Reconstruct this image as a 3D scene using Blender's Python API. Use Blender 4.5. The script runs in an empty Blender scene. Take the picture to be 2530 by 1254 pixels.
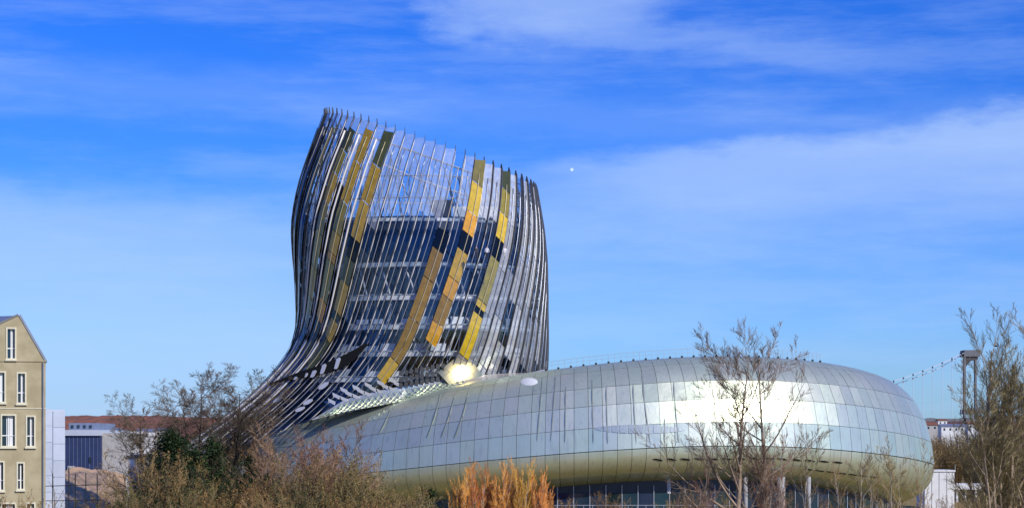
import bpy, math, random
import numpy as np
from mathutils import Vector, Matrix
from mathutils.bvhtree import BVHTree

# ------------------------------------------------------------------ camera, sky, sun, exposure
F_PX, CX_PX, HOR_PX, EYE = 4625.0, 1265.0, 1080.0, 11.0
sc = bpy.context.scene
C = sc.collection
R = math.radians

cam_d = bpy.data.cameras.new('camera'); cam = bpy.data.objects.new('camera', cam_d); C.objects.link(cam)
cam.location = (0, 0, EYE); cam.rotation_euler = (R(90), 0, 0)
cam_d.sensor_width = 36; cam_d.lens = 36 * F_PX / 2530
cam_d.shift_y = (HOR_PX - 627) / 2530
cam_d.clip_start = 1; cam_d.clip_end = 60000
sc.camera = cam

SUN_EL, SUN_AZ = 35.0, 45.0          # azimuth: degrees to the right of straight behind the camera
sdir = Vector((math.cos(R(SUN_EL)) * math.sin(R(SUN_AZ)), -math.cos(R(SUN_EL)) * math.cos(R(SUN_AZ)), math.sin(R(SUN_EL))))
sun_d = bpy.data.lights.new('sun', 'SUN'); sun = bpy.data.objects.new('sun', sun_d); C.objects.link(sun)
sun_d.energy = 4.2; sun_d.angle = R(0.55); sun_d.color = (1.0, 0.93, 0.82)
sun.rotation_euler = (-sdir).to_track_quat('-Z', 'Y').to_euler()
sun.location = (60, -60, 80)

w = bpy.data.worlds.new('World'); sc.world = w; w.use_nodes = True
nt = w.node_tree; nt.nodes.clear()
class NB:
    def __init__(s, nt): s.nt = nt
    def n(s, t, **k):
        o = s.nt.nodes.new(t)
        for a, b in k.items(): setattr(o, a, b)
        return o
    def l(s, a, b): s.nt.links.new(a, b)
    def val(s, sock, v):
        if hasattr(v, 'node') or isinstance(v, bpy.types.NodeSocket): s.l(v, sock)
        else: sock.default_value = v
    def m(s, op, a, b=None, c=None):
        o = s.n('ShaderNodeMath', operation=op)
        s.val(o.inputs[0], a)
        if b is not None: s.val(o.inputs[1], b)
        if c is not None: s.val(o.inputs[2], c)
        return o.outputs[0]
    def ss(s, v, lo, hi, a=0.0, b=1.0):
        o = s.n('ShaderNodeMapRange', interpolation_type='SMOOTHSTEP')
        s.val(o.inputs[0], v)
        for i, q in enumerate((lo, hi, a, b)): s.val(o.inputs[i + 1], q)
        return o.outputs[0]
    def mix(s, f, a, b, bt='MIX'):
        o = s.n('ShaderNodeMix', data_type='RGBA', blend_type=bt)
        s.val(o.inputs[0], f); s.val(o.inputs[6], a); s.val(o.inputs[7], b)
        return o.outputs[2]
    def noise(s, vec, scale, detail=4, rough=.55, dist=0):
        o = s.n('ShaderNodeTexNoise'); o.inputs['Scale'].default_value = scale
        o.inputs['Detail'].default_value = detail; o.inputs['Roughness'].default_value = rough
        o.inputs['Distortion'].default_value = dist
        if vec is not None: s.l(vec, o.inputs['Vector'])
        return o.outputs['Fac']
    def comb(s, x, y, z):
        o = s.n('ShaderNodeCombineXYZ')
        for i, q in enumerate((x, y, z)): s.val(o.inputs[i], q)
        return o.outputs[0]

def build_world():
    b = NB(nt)
    sky = b.n('ShaderNodeTexSky', sky_type='NISHITA', sun_disc=False)
    sky.sun_elevation = R(SUN_EL); sky.sun_rotation = R(180 - SUN_AZ)
    sky.altitude = 0; sky.air_density = 1.0; sky.dust_density = 0.3; sky.ozone_density = 3.0
    hs = b.n('ShaderNodeHueSaturation'); hs.inputs['Saturation'].default_value = 1.45
    hs.inputs['Value'].default_value = 1.0; hs.inputs['Hue'].default_value = 0.508
    b.l(sky.outputs[0], hs.inputs['Color'])
    tc = b.n('ShaderNodeTexCoord'); sp = b.n('ShaderNodeSeparateXYZ'); b.l(tc.outputs['Generated'], sp.inputs[0])
    x, y, z = sp.outputs
    hyp = b.m('SQRT', b.m('ADD', b.m('MULTIPLY', x, x), b.m('ADD', b.m('MULTIPLY', y, y), 1e-5)))
    a = b.m('MULTIPLY', b.m('ARCTAN2', x, y), 4.625)
    e = b.m('MULTIPLY', b.m('DIVIDE', z, hyp), 4.625)
    # wispy warp
    wv = b.comb(b.m('MULTIPLY', a, 1.6), b.m('MULTIPLY', e, 4.0), 0.0)
    w1 = b.m('SUBTRACT', b.noise(wv, 1.7, 6, .6), .5)
    fine = b.m('SUBTRACT', b.noise(b.comb(b.m('MULTIPLY', a, 2.4), b.m('MULTIPLY', e, 9.0), 3.0), 2.3, 6, .62), .5)
    e2 = b.m('ADD', e, b.m('ADD', b.m('MULTIPLY', w1, .16), b.m('MULTIPLY', fine, .05)))
    a2 = b.m('ADD', a, b.m('MULTIPLY', w1, .5))
    # clouds: a long bank rising to the right with a crisp upper edge
    edge = b.m('ADD', b.m('MULTIPLY', a, .088), .668)
    d = b.m('SUBTRACT', edge, e2)
    c1 = b.m('MULTIPLY', b.ss(d, -.03, .035), b.ss(d, .38, .05))
    c1 = b.m('MULTIPLY', c1, b.m('MULTIPLY', b.ss(a2, -.35, .5), .55))
    # low veil under an edge to the left
    d2 = b.m('SUBTRACT', .60, e2)
    c2 = b.m('MULTIPLY', b.ss(d2, -.05, .09), b.m('MULTIPLY', b.ss(a2, .3, -.8), .42))
    # cloud head over the tower, its tail drawn out to the right
    da = b.m('DIVIDE', b.m('SUBTRACT', a2, .10), .36); de = b.m('DIVIDE', b.m('SUBTRACT', e2, 1.11), .17)
    c3 = b.m('MULTIPLY', b.ss(b.m('ADD', b.m('MULTIPLY', da, da), b.m('MULTIPLY', de, de)), 1.0, .05), .5)
    dt = b.m('SUBTRACT', e2, b.m('ADD', b.m('MULTIPLY', a, -.085), 1.005))
    c4 = b.m('MULTIPLY', b.ss(b.m('ABSOLUTE', dt), .075, .0), b.m('MULTIPLY', b.ss(a2, .05, .35), b.m('MULTIPLY', b.ss(a2, 1.15, .5), .26)))
    # second mid streak and faint mottling everywhere
    dm = b.m('SUBTRACT', e2, b.m('ADD', b.m('MULTIPLY', a, -.05), .80))
    c5 = b.m('MULTIPLY', b.ss(b.m('ABSOLUTE', dm), .12, .0), .14)
    mott = b.m('MULTIPLY', b.ss(b.noise(b.comb(b.m('MULTIPLY', a, .8), b.m('MULTIPLY', e, 5.2), 7.0), 1.9, 6, .62), .40, .70), .20)
    veil = b.m('MULTIPLY', b.ss(e, .75, .05), .24)
    tot = c1
    for q in (c2, c3, c4, c5, mott, veil): tot = b.m('SUBTRACT', 1.0, b.m('MULTIPLY', b.m('SUBTRACT', 1.0, tot), b.m('SUBTRACT', 1.0, q)))
    up = b.ss(z, -.005, .002)
    tot = b.m('MULTIPLY', tot, up)
    tint = b.mix(1.0, hs.outputs[0], (.42, .77, 1.56, 1), 'MULTIPLY')
    col = b.mix(tot, tint, (5.0, 6.8, 10.2, 1))
    bg = b.n('ShaderNodeBackground'); bg.inputs[1].default_value = 0.10
    b.l(col, bg.inputs[0])
    out = b.n('ShaderNodeOutputWorld'); b.l(bg.outputs[0], out.inputs[0])
build_world()

sc.view_settings.view_transform = 'Standard'; sc.view_settings.look = 'None'
sc.view_settings.exposure = 0.0; sc.view_settings.gamma = 1.0; sc.view_settings.use_curve_mapping = False
sc.cycles.transparent_max_bounces = 24; sc.cycles.max_bounces = 8
sc.cycles.caustics_reflective = False; sc.cycles.caustics_refractive = False
sc.cycles.sample_clamp_indirect = 6

# ------------------------------------------------------------------ helpers
def P(px, py, Y): return Vector(((px - CX_PX) / F_PX * Y, Y, EYE - (py - HOR_PX) / F_PX * Y))
def X(px, Y): return (px - CX_PX) / F_PX * Y
def Z(py, Y): return EYE - (py - HOR_PX) / F_PX * Y

def mesh(name, V, Fc, mat=None, smooth=False):
    me = bpy.data.meshes.new(name); me.from_pydata([tuple(v) for v in V], [], Fc)
    if smooth: me.polygons.foreach_set('use_smooth', [True] * len(me.polygons))
    if mat: me.materials.append(mat)
    me.update(); return me
def obj(name, me, parent=None, loc=None):
    o = bpy.data.objects.new(name, me); C.objects.link(o)
    if parent: o.parent = parent
    if loc is not None: o.location = loc
    return o
def tag(o, label=None, cat=None, group=None, kind=None):
    if label: o['label'] = label
    if cat: o['category'] = cat
    if group: o['group'] = group
    if kind: o['kind'] = kind
    return o
def thing(name, label, cat, loc=(0, 0, 0), group=None):
    o = bpy.data.objects.new(name, None); C.objects.link(o); o.location = loc; o.empty_display_size = .5
    return tag(o, label, cat, group)
class MB:
    def __init__(s): s.V = []; s.F = []
    def box(s, x0, x1, y0, y1, z0, z1):
        n = len(s.V)
        s.V += [(x0, y0, z0), (x1, y0, z0), (x1, y1, z0), (x0, y1, z0), (x0, y0, z1), (x1, y0, z1), (x1, y1, z1), (x0, y1, z1)]
        s.F += [(n, n + 3, n + 2, n + 1), (n + 4, n + 5, n + 6, n + 7), (n, n + 1, n + 5, n + 4), (n + 1, n + 2, n + 6, n + 5), (n + 2, n + 3, n + 7, n + 6), (n + 3, n, n + 4, n + 7)]
        return s
    def prism(s, pts, y0, y1):           # pts: (x,z) counter-clockwise seen from the camera (-Y)
        n = len(s.V); k = len(pts)
        s.V += [(p[0], y0, p[1]) for p in pts] + [(p[0], y1, p[1]) for p in pts]
        s.F += [tuple(range(n, n + k)), tuple(range(n + 2 * k - 1, n + k - 1, -1))]
        for i in range(k):
            j = (i + 1) % k; s.F.append((n + j, n + i, n + k + i, n + k + j))
        return s
    def tube(s, pts, rad, sides=4, cap=True):
        n0 = len(s.V); m = len(pts)
        for i, p in enumerate(pts):
            d = (pts[min(i + 1, m - 1)] - pts[max(i - 1, 0)])
            if d.length < 1e-9: d = Vector((0, 0, 1))
            d.normalize()
            u = d.cross(Vector((0, 0, 1)) if abs(d.z) < .9 else Vector((1, 0, 0))).normalized(); v = d.cross(u)
            r = rad[i] if hasattr(rad, '__len__') else rad
            for k in range(sides):
                a = 2 * math.pi * k / sides; s.V.append(tuple(p + u * (r * math.cos(a)) + v * (r * math.sin(a))))
        for i in range(m - 1):
            for k in range(sides):
                a = n0 + i * sides + k; b = n0 + i * sides + (k + 1) % sides
                s.F.append((a, b, b + sides, a + sides))
        if cap:
            s.F.append(tuple(n0 + k for k in reversed(range(sides)))); s.F.append(tuple(n0 + (m - 1) * sides + k for k in range(sides)))
        return s
    def sheet(s, grid, thick=None, nrm=None):   # grid[i][j] points; with normals: closed slab pushed inwards
        r, c = len(grid), len(grid[0]); n = len(s.V)
        for row in grid: s.V += [tuple(p) for p in row]
        ix = lambda i, j: n + i * c + j
        for i in range(r - 1):
            for j in range(c - 1): s.F.append((ix(i, j), ix(i, j + 1), ix(i + 1, j + 1), ix(i + 1, j)))
        if thick:
            m = len(s.V)
            for i in range(r): s.V += [tuple(grid[i][j] - nrm[i][j] * thick) for j in range(c)]
            iy = lambda i, j: m + i * c + j
            for i in range(r - 1):
                for j in range(c - 1): s.F.append((iy(i, j), iy(i + 1, j), iy(i + 1, j + 1), iy(i, j + 1)))
            def edge(seq, flip):
                k = len(s.V)
                for (i, j) in seq: s.V.append(s.V[ix(i, j)]); s.V.append(s.V[iy(i, j)])
                for q in range(len(seq) - 1):
                    f = (k + 2 * q, k + 2 * q + 1, k + 2 * q + 3, k + 2 * q + 2); s.F.append(f if flip else f[::-1])
            edge([(i, 0) for i in range(r)], False); edge([(i, c - 1) for i in range(r)], True)
            edge([(0, j) for j in range(c)], True); edge([(r - 1, j) for j in range(c)], False)
        return s
    def build(s, name, mat, parent=None, smooth=False, loc=None):
        return obj(name, mesh(name, s.V, s.F, mat, smooth), parent, loc)

def interp(tab):
    xs = np.array([t[0] for t in tab], float); ys = [np.array([t[k] for t in tab], float) for k in range(1, len(tab[0]))]
    o = np.argsort(xs); xs = xs[o]; ys = [y[o] for y in ys]
    xf = np.linspace(xs[0], xs[-1], 400); out = []
    k = np.exp(-.5 * (np.arange(-24, 25) / 8.0) ** 2); k /= k.sum()
    for y in ys:
        yf = np.interp(xf, xs, y); yp = np.concatenate([2 * yf[0] - yf[24:0:-1], yf, 2 * yf[-1] - yf[-2:-26:-1]])
        out.append(np.convolve(yp, k, 'valid'))
    def f(v): return [float(np.interp(v, xf, q)) for q in out]
    return f

# ------------------------------------------------------------------ materials
def pmat(name, col, rough=.6, metal=0, spec=.5, var=0, vscale=3, objvar=0, bump=0, bscale=20, col2=None):
    m = bpy.data.materials.new(name); m.use_nodes = True; t = m.node_tree; b = NB(t)
    pr = t.nodes['Principled BSDF']; pr.inputs['Roughness'].default_value = rough; pr.inputs['Metallic'].default_value = metal
    pr.inputs['Specular IOR Level'].default_value = spec
    c4 = (*col, 1); tc = b.n('ShaderNodeTexCoord')
    src = None
    if var or col2:
        f = b.ss(b.noise(tc.outputs['Object'], vscale, 5, .6), .3, .7)
        c2 = (*col2, 1) if col2 else tuple(max(0, q * (1 - var)) for q in col) + (1,)
        src = b.mix(f, c4, c2)
    if objvar:
        oi = b.n('ShaderNodeObjectInfo'); hv = b.n('ShaderNodeHueSaturation')
        b.l(b.ss(oi.outputs['Random'], 0, 1, 1 - objvar, 1 + objvar), hv.inputs['Value'])
        b.l(b.ss(b.m('FRACT', b.m('MULTIPLY', oi.outputs['Random'], 7.3)), 0, 1, .5 - objvar * .08, .5 + objvar * .08), hv.inputs['Hue'])
        if src: b.l(src, hv.inputs['Color'])
        else: hv.inputs['Color'].default_value = c4
        src = hv.outputs[0]
    if src: b.l(src, pr.inputs['Base Color'])
    else: pr.inputs['Base Color'].default_value = c4
    if bump:
        bp = b.n('ShaderNodeBump'); bp.inputs['Strength'].default_value = bump
        b.l(b.noise(tc.outputs['Object'], bscale, 4, .6), bp.inputs['Height']); b.l(bp.outputs[0], pr.inputs['Normal'])
    return m
def glassmat(name, tint, refl=.10, edge=.9, rough=.03, body=None, bodyf=0.0, gtint=(1, 1, 1)):
    # architectural sheet glass: tinted see-through, mirror at grazing angles, optional printed (fritted) body
    m = bpy.data.materials.new(name); m.use_nodes = True; t = m.node_tree; t.nodes.clear(); b = NB(t)
    tr = b.n('ShaderNodeBsdfTransparent'); tr.inputs[0].default_value = (*tint, 1)
    gl = b.n('ShaderNodeBsdfGlossy'); gl.inputs['Roughness'].default_value = rough; gl.inputs['Color'].default_value = (*gtint, 1)
    lw = b.n('ShaderNodeLayerWeight'); lw.inputs[0].default_value = .35
    fac = b.ss(b.m('POWER', lw.outputs['Facing'], 2.2), 0, 1, refl, edge)
    base = tr.outputs[0]
    if body:
        df = b.n('ShaderNodeBsdfDiffuse'); tc = b.n('ShaderNodeTexCoord'); oi = b.n('ShaderNodeObjectInfo')
        f = b.ss(b.noise(tc.outputs['Object'], 1.3, 5, .65), .3, .7, .78, 1.12)
        f = b.m('MULTIPLY', f, b.ss(oi.outputs['Random'], 0, 1, .85, 1.15))
        hv = b.n('ShaderNodeHueSaturation'); hv.inputs['Color'].default_value = (*body, 1); b.l(f, hv.inputs['Value'])
        b.l(hv.outputs[0], df.inputs[0])
        tl = b.n('ShaderNodeBsdfTranslucent'); b.l(hv.outputs[0], tl.inputs[0])
        ms = b.n('ShaderNodeMixShader'); ms.inputs[0].default_value = .25; b.l(df.outputs[0], ms.inputs[1]); b.l(tl.outputs[0], ms.inputs[2])
        mb = b.n('ShaderNodeMixShader'); mb.inputs[0].default_value = bodyf; b.l(base, mb.inputs[1]); b.l(ms.outputs[0], mb.inputs[2]); base = mb.outputs[0]
    mx = b.n('ShaderNodeMixShader'); b.l(fac, mx.inputs[0]); b.l(base, mx.inputs[1]); b.l(gl.outputs[0], mx.inputs[2])
    o = b.n('ShaderNodeOutputMaterial'); b.l(mx.outputs[0], o.inputs[0])
    return m
M = {}
def ring_metal():
    m = bpy.data.materials.new('brushed_aluminium'); m.use_nodes = True; t = m.node_tree; b = NB(t)
    pr = t.nodes['Principled BSDF']; pr.inputs['Metallic'].default_value = .68
    oi = b.n('ShaderNodeObjectInfo'); tc = b.n('ShaderNodeTexCoord')
    r2 = b.m('FRACT', b.m('MULTIPLY', oi.outputs['Random'], 5.7))
    hue = b.mix(oi.outputs['Random'], (.64, .73, .54, 1), (.69, .71, .57, 1))
    n1 = b.noise(tc.outputs['Object'], .35, 4, .6)
    col = b.mix(b.ss(n1, .35, .7, 0, .5), hue, (.56, .63, .46, 1))
    # rain streaks
    mp = b.n('ShaderNodeMapping'); mp.inputs['Scale'].default_value = (1.6, 1.6, .12); b.l(tc.outputs['Object'], mp.inputs[0])
    st = b.ss(b.noise(mp.outputs[0], 1.8, 4, .6), .50, .74, 0, .5)
    col = b.mix(st, col, (.42, .44, .42, 1))
    b.l(col, pr.inputs['Base Color'])
    b.l(b.ss(r2, 0, 1, .31, .38), pr.inputs['Roughness'])
    bp = b.n('ShaderNodeBump'); bp.inputs['Strength'].default_value = .07; bp.inputs['Distance'].default_value = .3
    b.l(b.noise(tc.outputs['Object'], .8, 2, .5), bp.inputs['Height']); b.l(bp.outputs[0], pr.inputs['Normal'])
    return m
M['metal'] = ring_metal()
M['metal_white'] = pmat('polished_aluminium', (.80, .76, .64), .2, .6, var=.06, vscale=.8)
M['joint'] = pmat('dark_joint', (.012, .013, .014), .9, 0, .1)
M['tube2'] = pmat('bronze_tube', (.55, .48, .30), .35, .2, .5)
M['fin'] = pmat('fin_aluminium', (.17, .175, .18), .35, .6, .5, var=.2, vscale=2)
M['tube'] = pmat('stiffener_tube', (.82, .80, .76), .35, .1, .5)
M['tube3'] = pmat('grey_tube', (.34, .37, .42), .3, .5, .5)
M['slab'] = pmat('floor_edge', (.74, .76, .78), .5)
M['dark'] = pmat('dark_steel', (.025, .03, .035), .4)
M['steel'] = pmat('white_steel', (.55, .58, .62), .4, .2)
M['inner'] = glassmat('inner_glazing', (.08, .1, .14), .08, .6, .03, (.008, .011, .016), .8, (.7, .75, .8))
M['clear'] = glassmat('clear_glass', (.93, .95, .97), .025, .45, .02)
M['clear2'] = glassmat('grey_glass', (.72, .78, .84), .05, .65, .03)
M['pale'] = glassmat('fritted_glass', (.93, .96, .98), .06, .7, .05, (.80, .82, .84), .20)
M['frost'] = glassmat('frosted_glass', (.93, .96, .98), .06, .7, .05, (.84, .84, .82), .38)
M['dkblue'] = glassmat('blue_mirror_glass', (.08, .12, .18), .10, .7, .03, (.005, .009, .018), .8, (.45, .58, .8))
M['gold'] = glassmat('gold_glass', (.55, .40, .08), .06, .7, .06, (.70, .46, .03), .82)
M['yellow'] = glassmat('yellow_glass', (.75, .55, .1), .06, .7, .06, (.92, .66, .03), .85)
M['orange'] = glassmat('amber_glass', (.7, .38, .05), .06, .7, .06, (.88, .47, .02), .85)
M['olive'] = glassmat('olive_glass', (.4, .38, .1), .07, .75, .06, (.40, .33, .03), .78)
M['dkolive'] = glassmat('dark_olive_glass', (.22, .26, .16), .05, .7, .05, (.12, .135, .035), .72)
M['brown'] = glassmat('bronze_glass', (.45, .28, .08), .05, .7, .06, (.42, .25, .02), .76)
M['black'] = glassmat('black_glass', (.08, .09, .1), .03, .5, .04, (.005, .006, .006), .85)
M['silver'] = pmat('silver_plate', (.66, .66, .64), .3, .3)

# ------------------------------------------------------------------ terrain
def ground_mat():
    m = bpy.data.materials.new('dry_grass_ground'); m.use_nodes = True; t = m.node_tree; b = NB(t)
    pr = t.nodes['Principled BSDF']; pr.inputs['Roughness'].default_value = .95
    tc = b.n('ShaderNodeTexCoord')
    n1 = b.ss(b.noise(tc.outputs['Object'], .02, 6, .6), .35, .65); n2 = b.ss(b.noise(tc.outputs['Object'], .3, 5, .6), .35, .7)
    c = b.mix(n1, (.24, .17, .035, 1), (.17, .145, .035, 1)); c = b.mix(n2, c, (.27, .185, .055, 1))
    b.l(c, pr.inputs['Base Color']); return m
g = MB(); g.box(-9000, 9000, -3000, 14000, -1.0, 0.0)
tag(g.build('ground', ground_mat()), kind='structure')

def hill(name, x0, x1, y0, y1, hz, seed, mat, nx=260, ny=14):
    rs = np.random.RandomState(seed)
    V = []; Fc = []
    ph = rs.rand(12) * 6.28; fr = np.array([1, 2, 3.1, 5.3, 9, 17, 29, 47, 71, 97, 131, 163]); am = .5 / fr ** .62
    for j in range(ny + 1):
        v = j / ny
        for i in range(nx + 1):
            u = i / nx
            n = float(np.sum(am * np.sin(fr * (u * 6.28 + v * 1.3) + ph)))
            prof = math.sin(min(1, v * 1.15) * math.pi / 2)
            edge = min(1, u * 8, (1 - u) * 8)
            z = (hz * (1 + .10 * n) + rs.randn() * hz * .02) * prof * edge
            V.append((x0 + (x1 - x0) * u, y0 + (y1 - y0) * v, z - .5))
    for j in range(ny):
        for i in range(nx):
            a = j * (nx + 1) + i; Fc.append((a, a + 1, a + nx + 2, a + nx + 1))
    return tag(obj(name, mesh(name, V, Fc, mat)), kind='structure')
M['hill'] = pmat('wooded_hill', (.24, .085, .05), .95, vscale=.02, col2=(.16, .075, .04))
M['hillr'] = pmat('wooded_hill_far', (.17, .06, .05), .95, vscale=.02, col2=(.10, .05, .04))
hill('hill', -1500, -160, 2350, 2750, 40.5, 3, M['hill'])
hill('hill', 250, 1500, 2450, 2900, 43.5, 5, M['hillr'])

# ------------------------------------------------------------------ the museum: ring body
museum = thing('museum_building', 'museum with a swirling glass and gold tower above a curved aluminium ring', 'building', (0, 240, 0))
def mchild(mb, name, mat, parent=museum, smooth=False, label=None, kind=None):
    base = Vector((0, 240, 0))
    me = mesh(name, [(v[0], v[1] - 240, v[2]) for v in mb.V], mb.F, mat, smooth)
    o = obj(name, me, parent)
    if label: o['label'] = label
    if kind: o['kind'] = kind
    return o
RX, RY, RA, RB, RW = 9.8, 258.0, 39.7, 26.0, 8.0
ring_tab = interp([(-270, 17, 8, 4), (-225, 15, 7, 2.5), (-180, 13.5, 6, 1.5), (-150, 13.2, 5.4, 1.2), (-130, 15.3, 6, 1.6), (-110, 18.2, 7.6, 3.6), (-90, 20.1, 9, 5.2), (-72, 21.2, 9.7, 5.7), (-55, 21.2, 9.4, 5.2), (-35, 20.4, 8.3, 3.4), (-15, 19, 7, 1.9), (0, 18.4, 6.5, 1.5), (45, 18, 7, 2.5), (90, 17, 8, 4)])
def ring(phi, al, off=0.0):
    f = R(phi); zt, zm, zb = ring_tab(phi)
    n = Vector((math.cos(f) / RA, math.sin(f) / RB, 0)).normalized()
    a = R(al); ca, sa = math.cos(a), math.sin(a)
    rad = RW * math.copysign(abs(ca) ** .92, ca)
    hz = (zt - zm) if sa > 0 else (zm - zb)
    p = Vector((RX + RA * math.cos(f), RY + RB * math.sin(f), zm)) + n * rad + Vector((0, 0, hz * math.copysign(abs(sa) ** .96, sa)))
    if off:
        nn = (n * (ca / RW) + Vector((0, 0, sa / hz))).normalized(); p += nn * off
    return p
def ring_n(phi, al):
    d = .4
    a = ring(phi + d, al) - ring(phi - d, al); b = ring(phi, al + d) - ring(phi, al - d)
    return a.cross(b).normalized()
# dark backing shell
mb = MB(); phis = np.linspace(-270, 90, 181); als = np.linspace(-92, 268, 61)
grid = [[ring(p, a, -.24) for p in phis] for a in als]
mb.sheet(grid); ring_shell = mchild(mb, 'ring_shell', M['joint'], smooth=True)
bvh_ring = BVHTree.FromPolygons(mb.V, mb.F)
# columns of panels at even girth spacing
cols = [-178.0]
while cols[-1] < 5:
    p = cols[-1]; o0 = ring(p, 10); o1 = ring(p + .1, 10); cols.append(p + .1 * 1.74 / (o1 - o0).length)
rows = [-88, -42, 2, 16, 31, 46, 66, 98]
GAP = .024
random.seed(4)
def panel_grid(p0, p1, a0, a1, nu, nv, off=0.0, tilt=0.0, g=GAP, flat=False):
    mid = ring((p0 + p1) / 2, (a0 + a1) / 2); wu = (ring(p1, a0) - ring(p0, a0)).length; wv = (ring(p0, a1) - ring(p0, a0)).length
    du = (p1 - p0) * g / max(wu, .2); dv = (a1 - a0) * g / max(wv, .2)
    G, N = [], []; tw = (random.uniform(-.009, .009), random.uniform(-.014, .014))
    for i in range(nv + 1):
        a = a0 + dv + (a1 - a0 - 2 * dv) * i / nv; gr, nr = [], []
        for j in range(nu + 1):
            p = p0 + du + (p1 - p0 - 2 * du) * j / nu
            n = ring_n(p, a) if not flat else ring_n(p, (a0 + a1) / 2); base = ring(p, a) if not flat else ring(p, a0 + dv).lerp(ring(p, a1 - dv), i / nv); gr.append(base + n * (off + tilt * (1 - i / nv) + tw[0] * (j / nu - .5) + tw[1] * (i / nv - .5))); nr.append(n)
        G.append(gr); N.append(nr)
    return G, N
field = MB(); count = 0
cand = []
for ci in range(len(cols) - 1):
    for ri in range(len(rows) - 1):
        p0, p1 = cols[ci], cols[ci + 1]; q = ring((p0 + p1) / 2, (rows[ri] + rows[ri + 1]) / 2); n = ring_n((p0 + p1) / 2, (rows[ri] + rows[ri + 1]) / 2)
        px = CX_PX + q.x / q.y * F_PX; area = (p1 - p0) * (rows[ri + 1] - rows[ri]) * max(0, -n.y)
        vis = area if (690 < px and 2 <= rows[ri] < 60 and p0 < -6) else (.35 * area if rows[ri] == -42 and px > 860 else 0)
        cand.append((vis, ci, ri))
cand.sort(reverse=True); single = set((c[1], c[2]) for c in cand[:298] if c[0] > 0)
for _, ci, ri in sorted(cand, key=lambda c: (c[1], c[2])):
    a0, a1 = rows[ri], rows[ri + 1]; nv = max(3, int((a1 - a0) / 5))
    px = CX_PX + ring(cols[ci], a0).x / ring(cols[ci], a0).y * F_PX
    tl = 0.0
    if px > 1560 and ri == 2: tl = .10         # lower edge lapped proud towards the end of the ring
    if px > 1560 and ri == 1: tl = .05
    G, N = panel_grid(cols[ci], cols[ci + 1], a0, a1, 3, nv, random.uniform(-.008, .008), tl, flat=2 <= a0 < 46)
    if (ci, ri) in single:
        m1 = MB().sheet(G, .05, N); mchild(m1, 'ring_panel', M['metal'], ring_shell, True)
    else: field.sheet(G, .05, N)
mchild(field, 'panel_field', M['metal'], ring_shell, True, kind='stuff')
back = MB()
for p0 in np.arange(7, 182, 4.0):
    G, N = panel_grid(p0, p0 + 4, 2, 178, 2, 14); back.sheet(G, .05, N)
mchild(back, 'rear_panel_field', M['metal'], ring_shell, True, kind='stuff')

# narrow slots (drain and light gaps) on the shell
def pix_ring(px, py):
    h = bvh_ring.ray_cast(Vector((0, 0, EYE)), (P(px, py, 100) - Vector((0, 0, EYE))).normalized())
    return h[0], h[1]
def ribbon_px(pts, wid, lift, name, mat, smooth=False):
    L = []
    for (px, py) in pts:
        h, n = pix_ring(px, py)
        if h is not None: L.append((h, n if n.y < 0 else -n))
    if len(L) < 2: return None
    G = [[], [], []]; N = [[], [], []]
    for i, (h, n) in enumerate(L):
        t = (L[min(i + 1, len(L) - 1)][0] - L[max(i - 1, 0)][0]).normalized(); s = t.cross(n).normalized()
        wv = wid * (1 if 0 < i < len(L) - 1 else .35)
        for k, q in enumerate((-1, 0, 1)): G[k].append(h + s * (q * wv / 2) + n * lift); N[k].append(n)
    return mchild(MB().sheet(G, .1, N), name, mat, ring_shell, smooth)
M['slot'] = pmat('weathered_slot', (.24, .27, .25), .6, .6)
for (x0, y0, x1, y1) in [(1340, 937, 1327, 1087), (1373, 922, 1361, 1088), (1398, 958, 1396, 1090), (1463, 940, 1466, 1092), (1498, 958, 1501, 1094), (1564, 950, 1571, 1096), (1585, 918, 1606, 1098), (1664, 945, 1676, 1104), (1641, 1035, 1640, 1100), (1088, 978, 1057, 1081), (1122, 985, 1092, 1080), (1155, 985, 1124, 1082), (965, 1015, 937, 1075), (920, 1028, 888, 1064)]:
    ribbon_px([(x0 + (x1 - x0) * (k / 10) ** 1.25, y0 + (y1 - y0) * k / 10) for k in range(11)], .12, .30, 'shell_slot', M['slot'])
M['vent'] = pmat('perforated_metal', (.42, .47, .47), .45, .9, var=.25, vscale=5)
for i in range(11):   # lens-shaped perforated vent, one piece per panel column
    x0 = 1470 + i * 20.5; x1 = x0 + 17
    hh = lambda x: 10.5 * max(0.05, 1 - ((x - 1578) / 112) ** 2) ** .6
    yc = lambda x: 1060 + (x - 1578) * .012
    G, N = [], []
    for v in (1, 0, -1):
        gr, nr = [], []
        for k in range(4):
            x = x0 + (x1 - x0) * k / 3; h, n = pix_ring(x, yc(x) + v * hh(x)); n = n if n.y < 0 else -n
            gr.append(h + n * .29); nr.append(n)
        G.append(gr); N.append(nr)
    mchild(MB().sheet(G, .06, N), 'vent_panel', M['vent'], ring_shell, True)
# dark strips painting the shadow in open laps of the lower right rows
for k in range(14):
    x = 1612 + k * 34; y = 1131 - 3 * math.sin(k / 14 * 3.1) + max(0, k - 8) * 1.6
    ribbon_px([(x, y), (x + 8, y + .6), (x + 17, y + 1.6), (x + 24, y + 2.4)], .2, .33, 'lap_shadow', M['joint'])
for k in range(7):
    x = 1985 + k * 27; y = 1153 + k * 3.2
    ribbon_px([(x, y), (x + 8, y + 1.2), (x + 17, y + 2.4), (x + 22, y + 3)], .16, .33, 'lap_shadow', M['joint'])
M['white_disc'] = pmat('opal_disc', (.62, .64, .64), .35)
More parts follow.
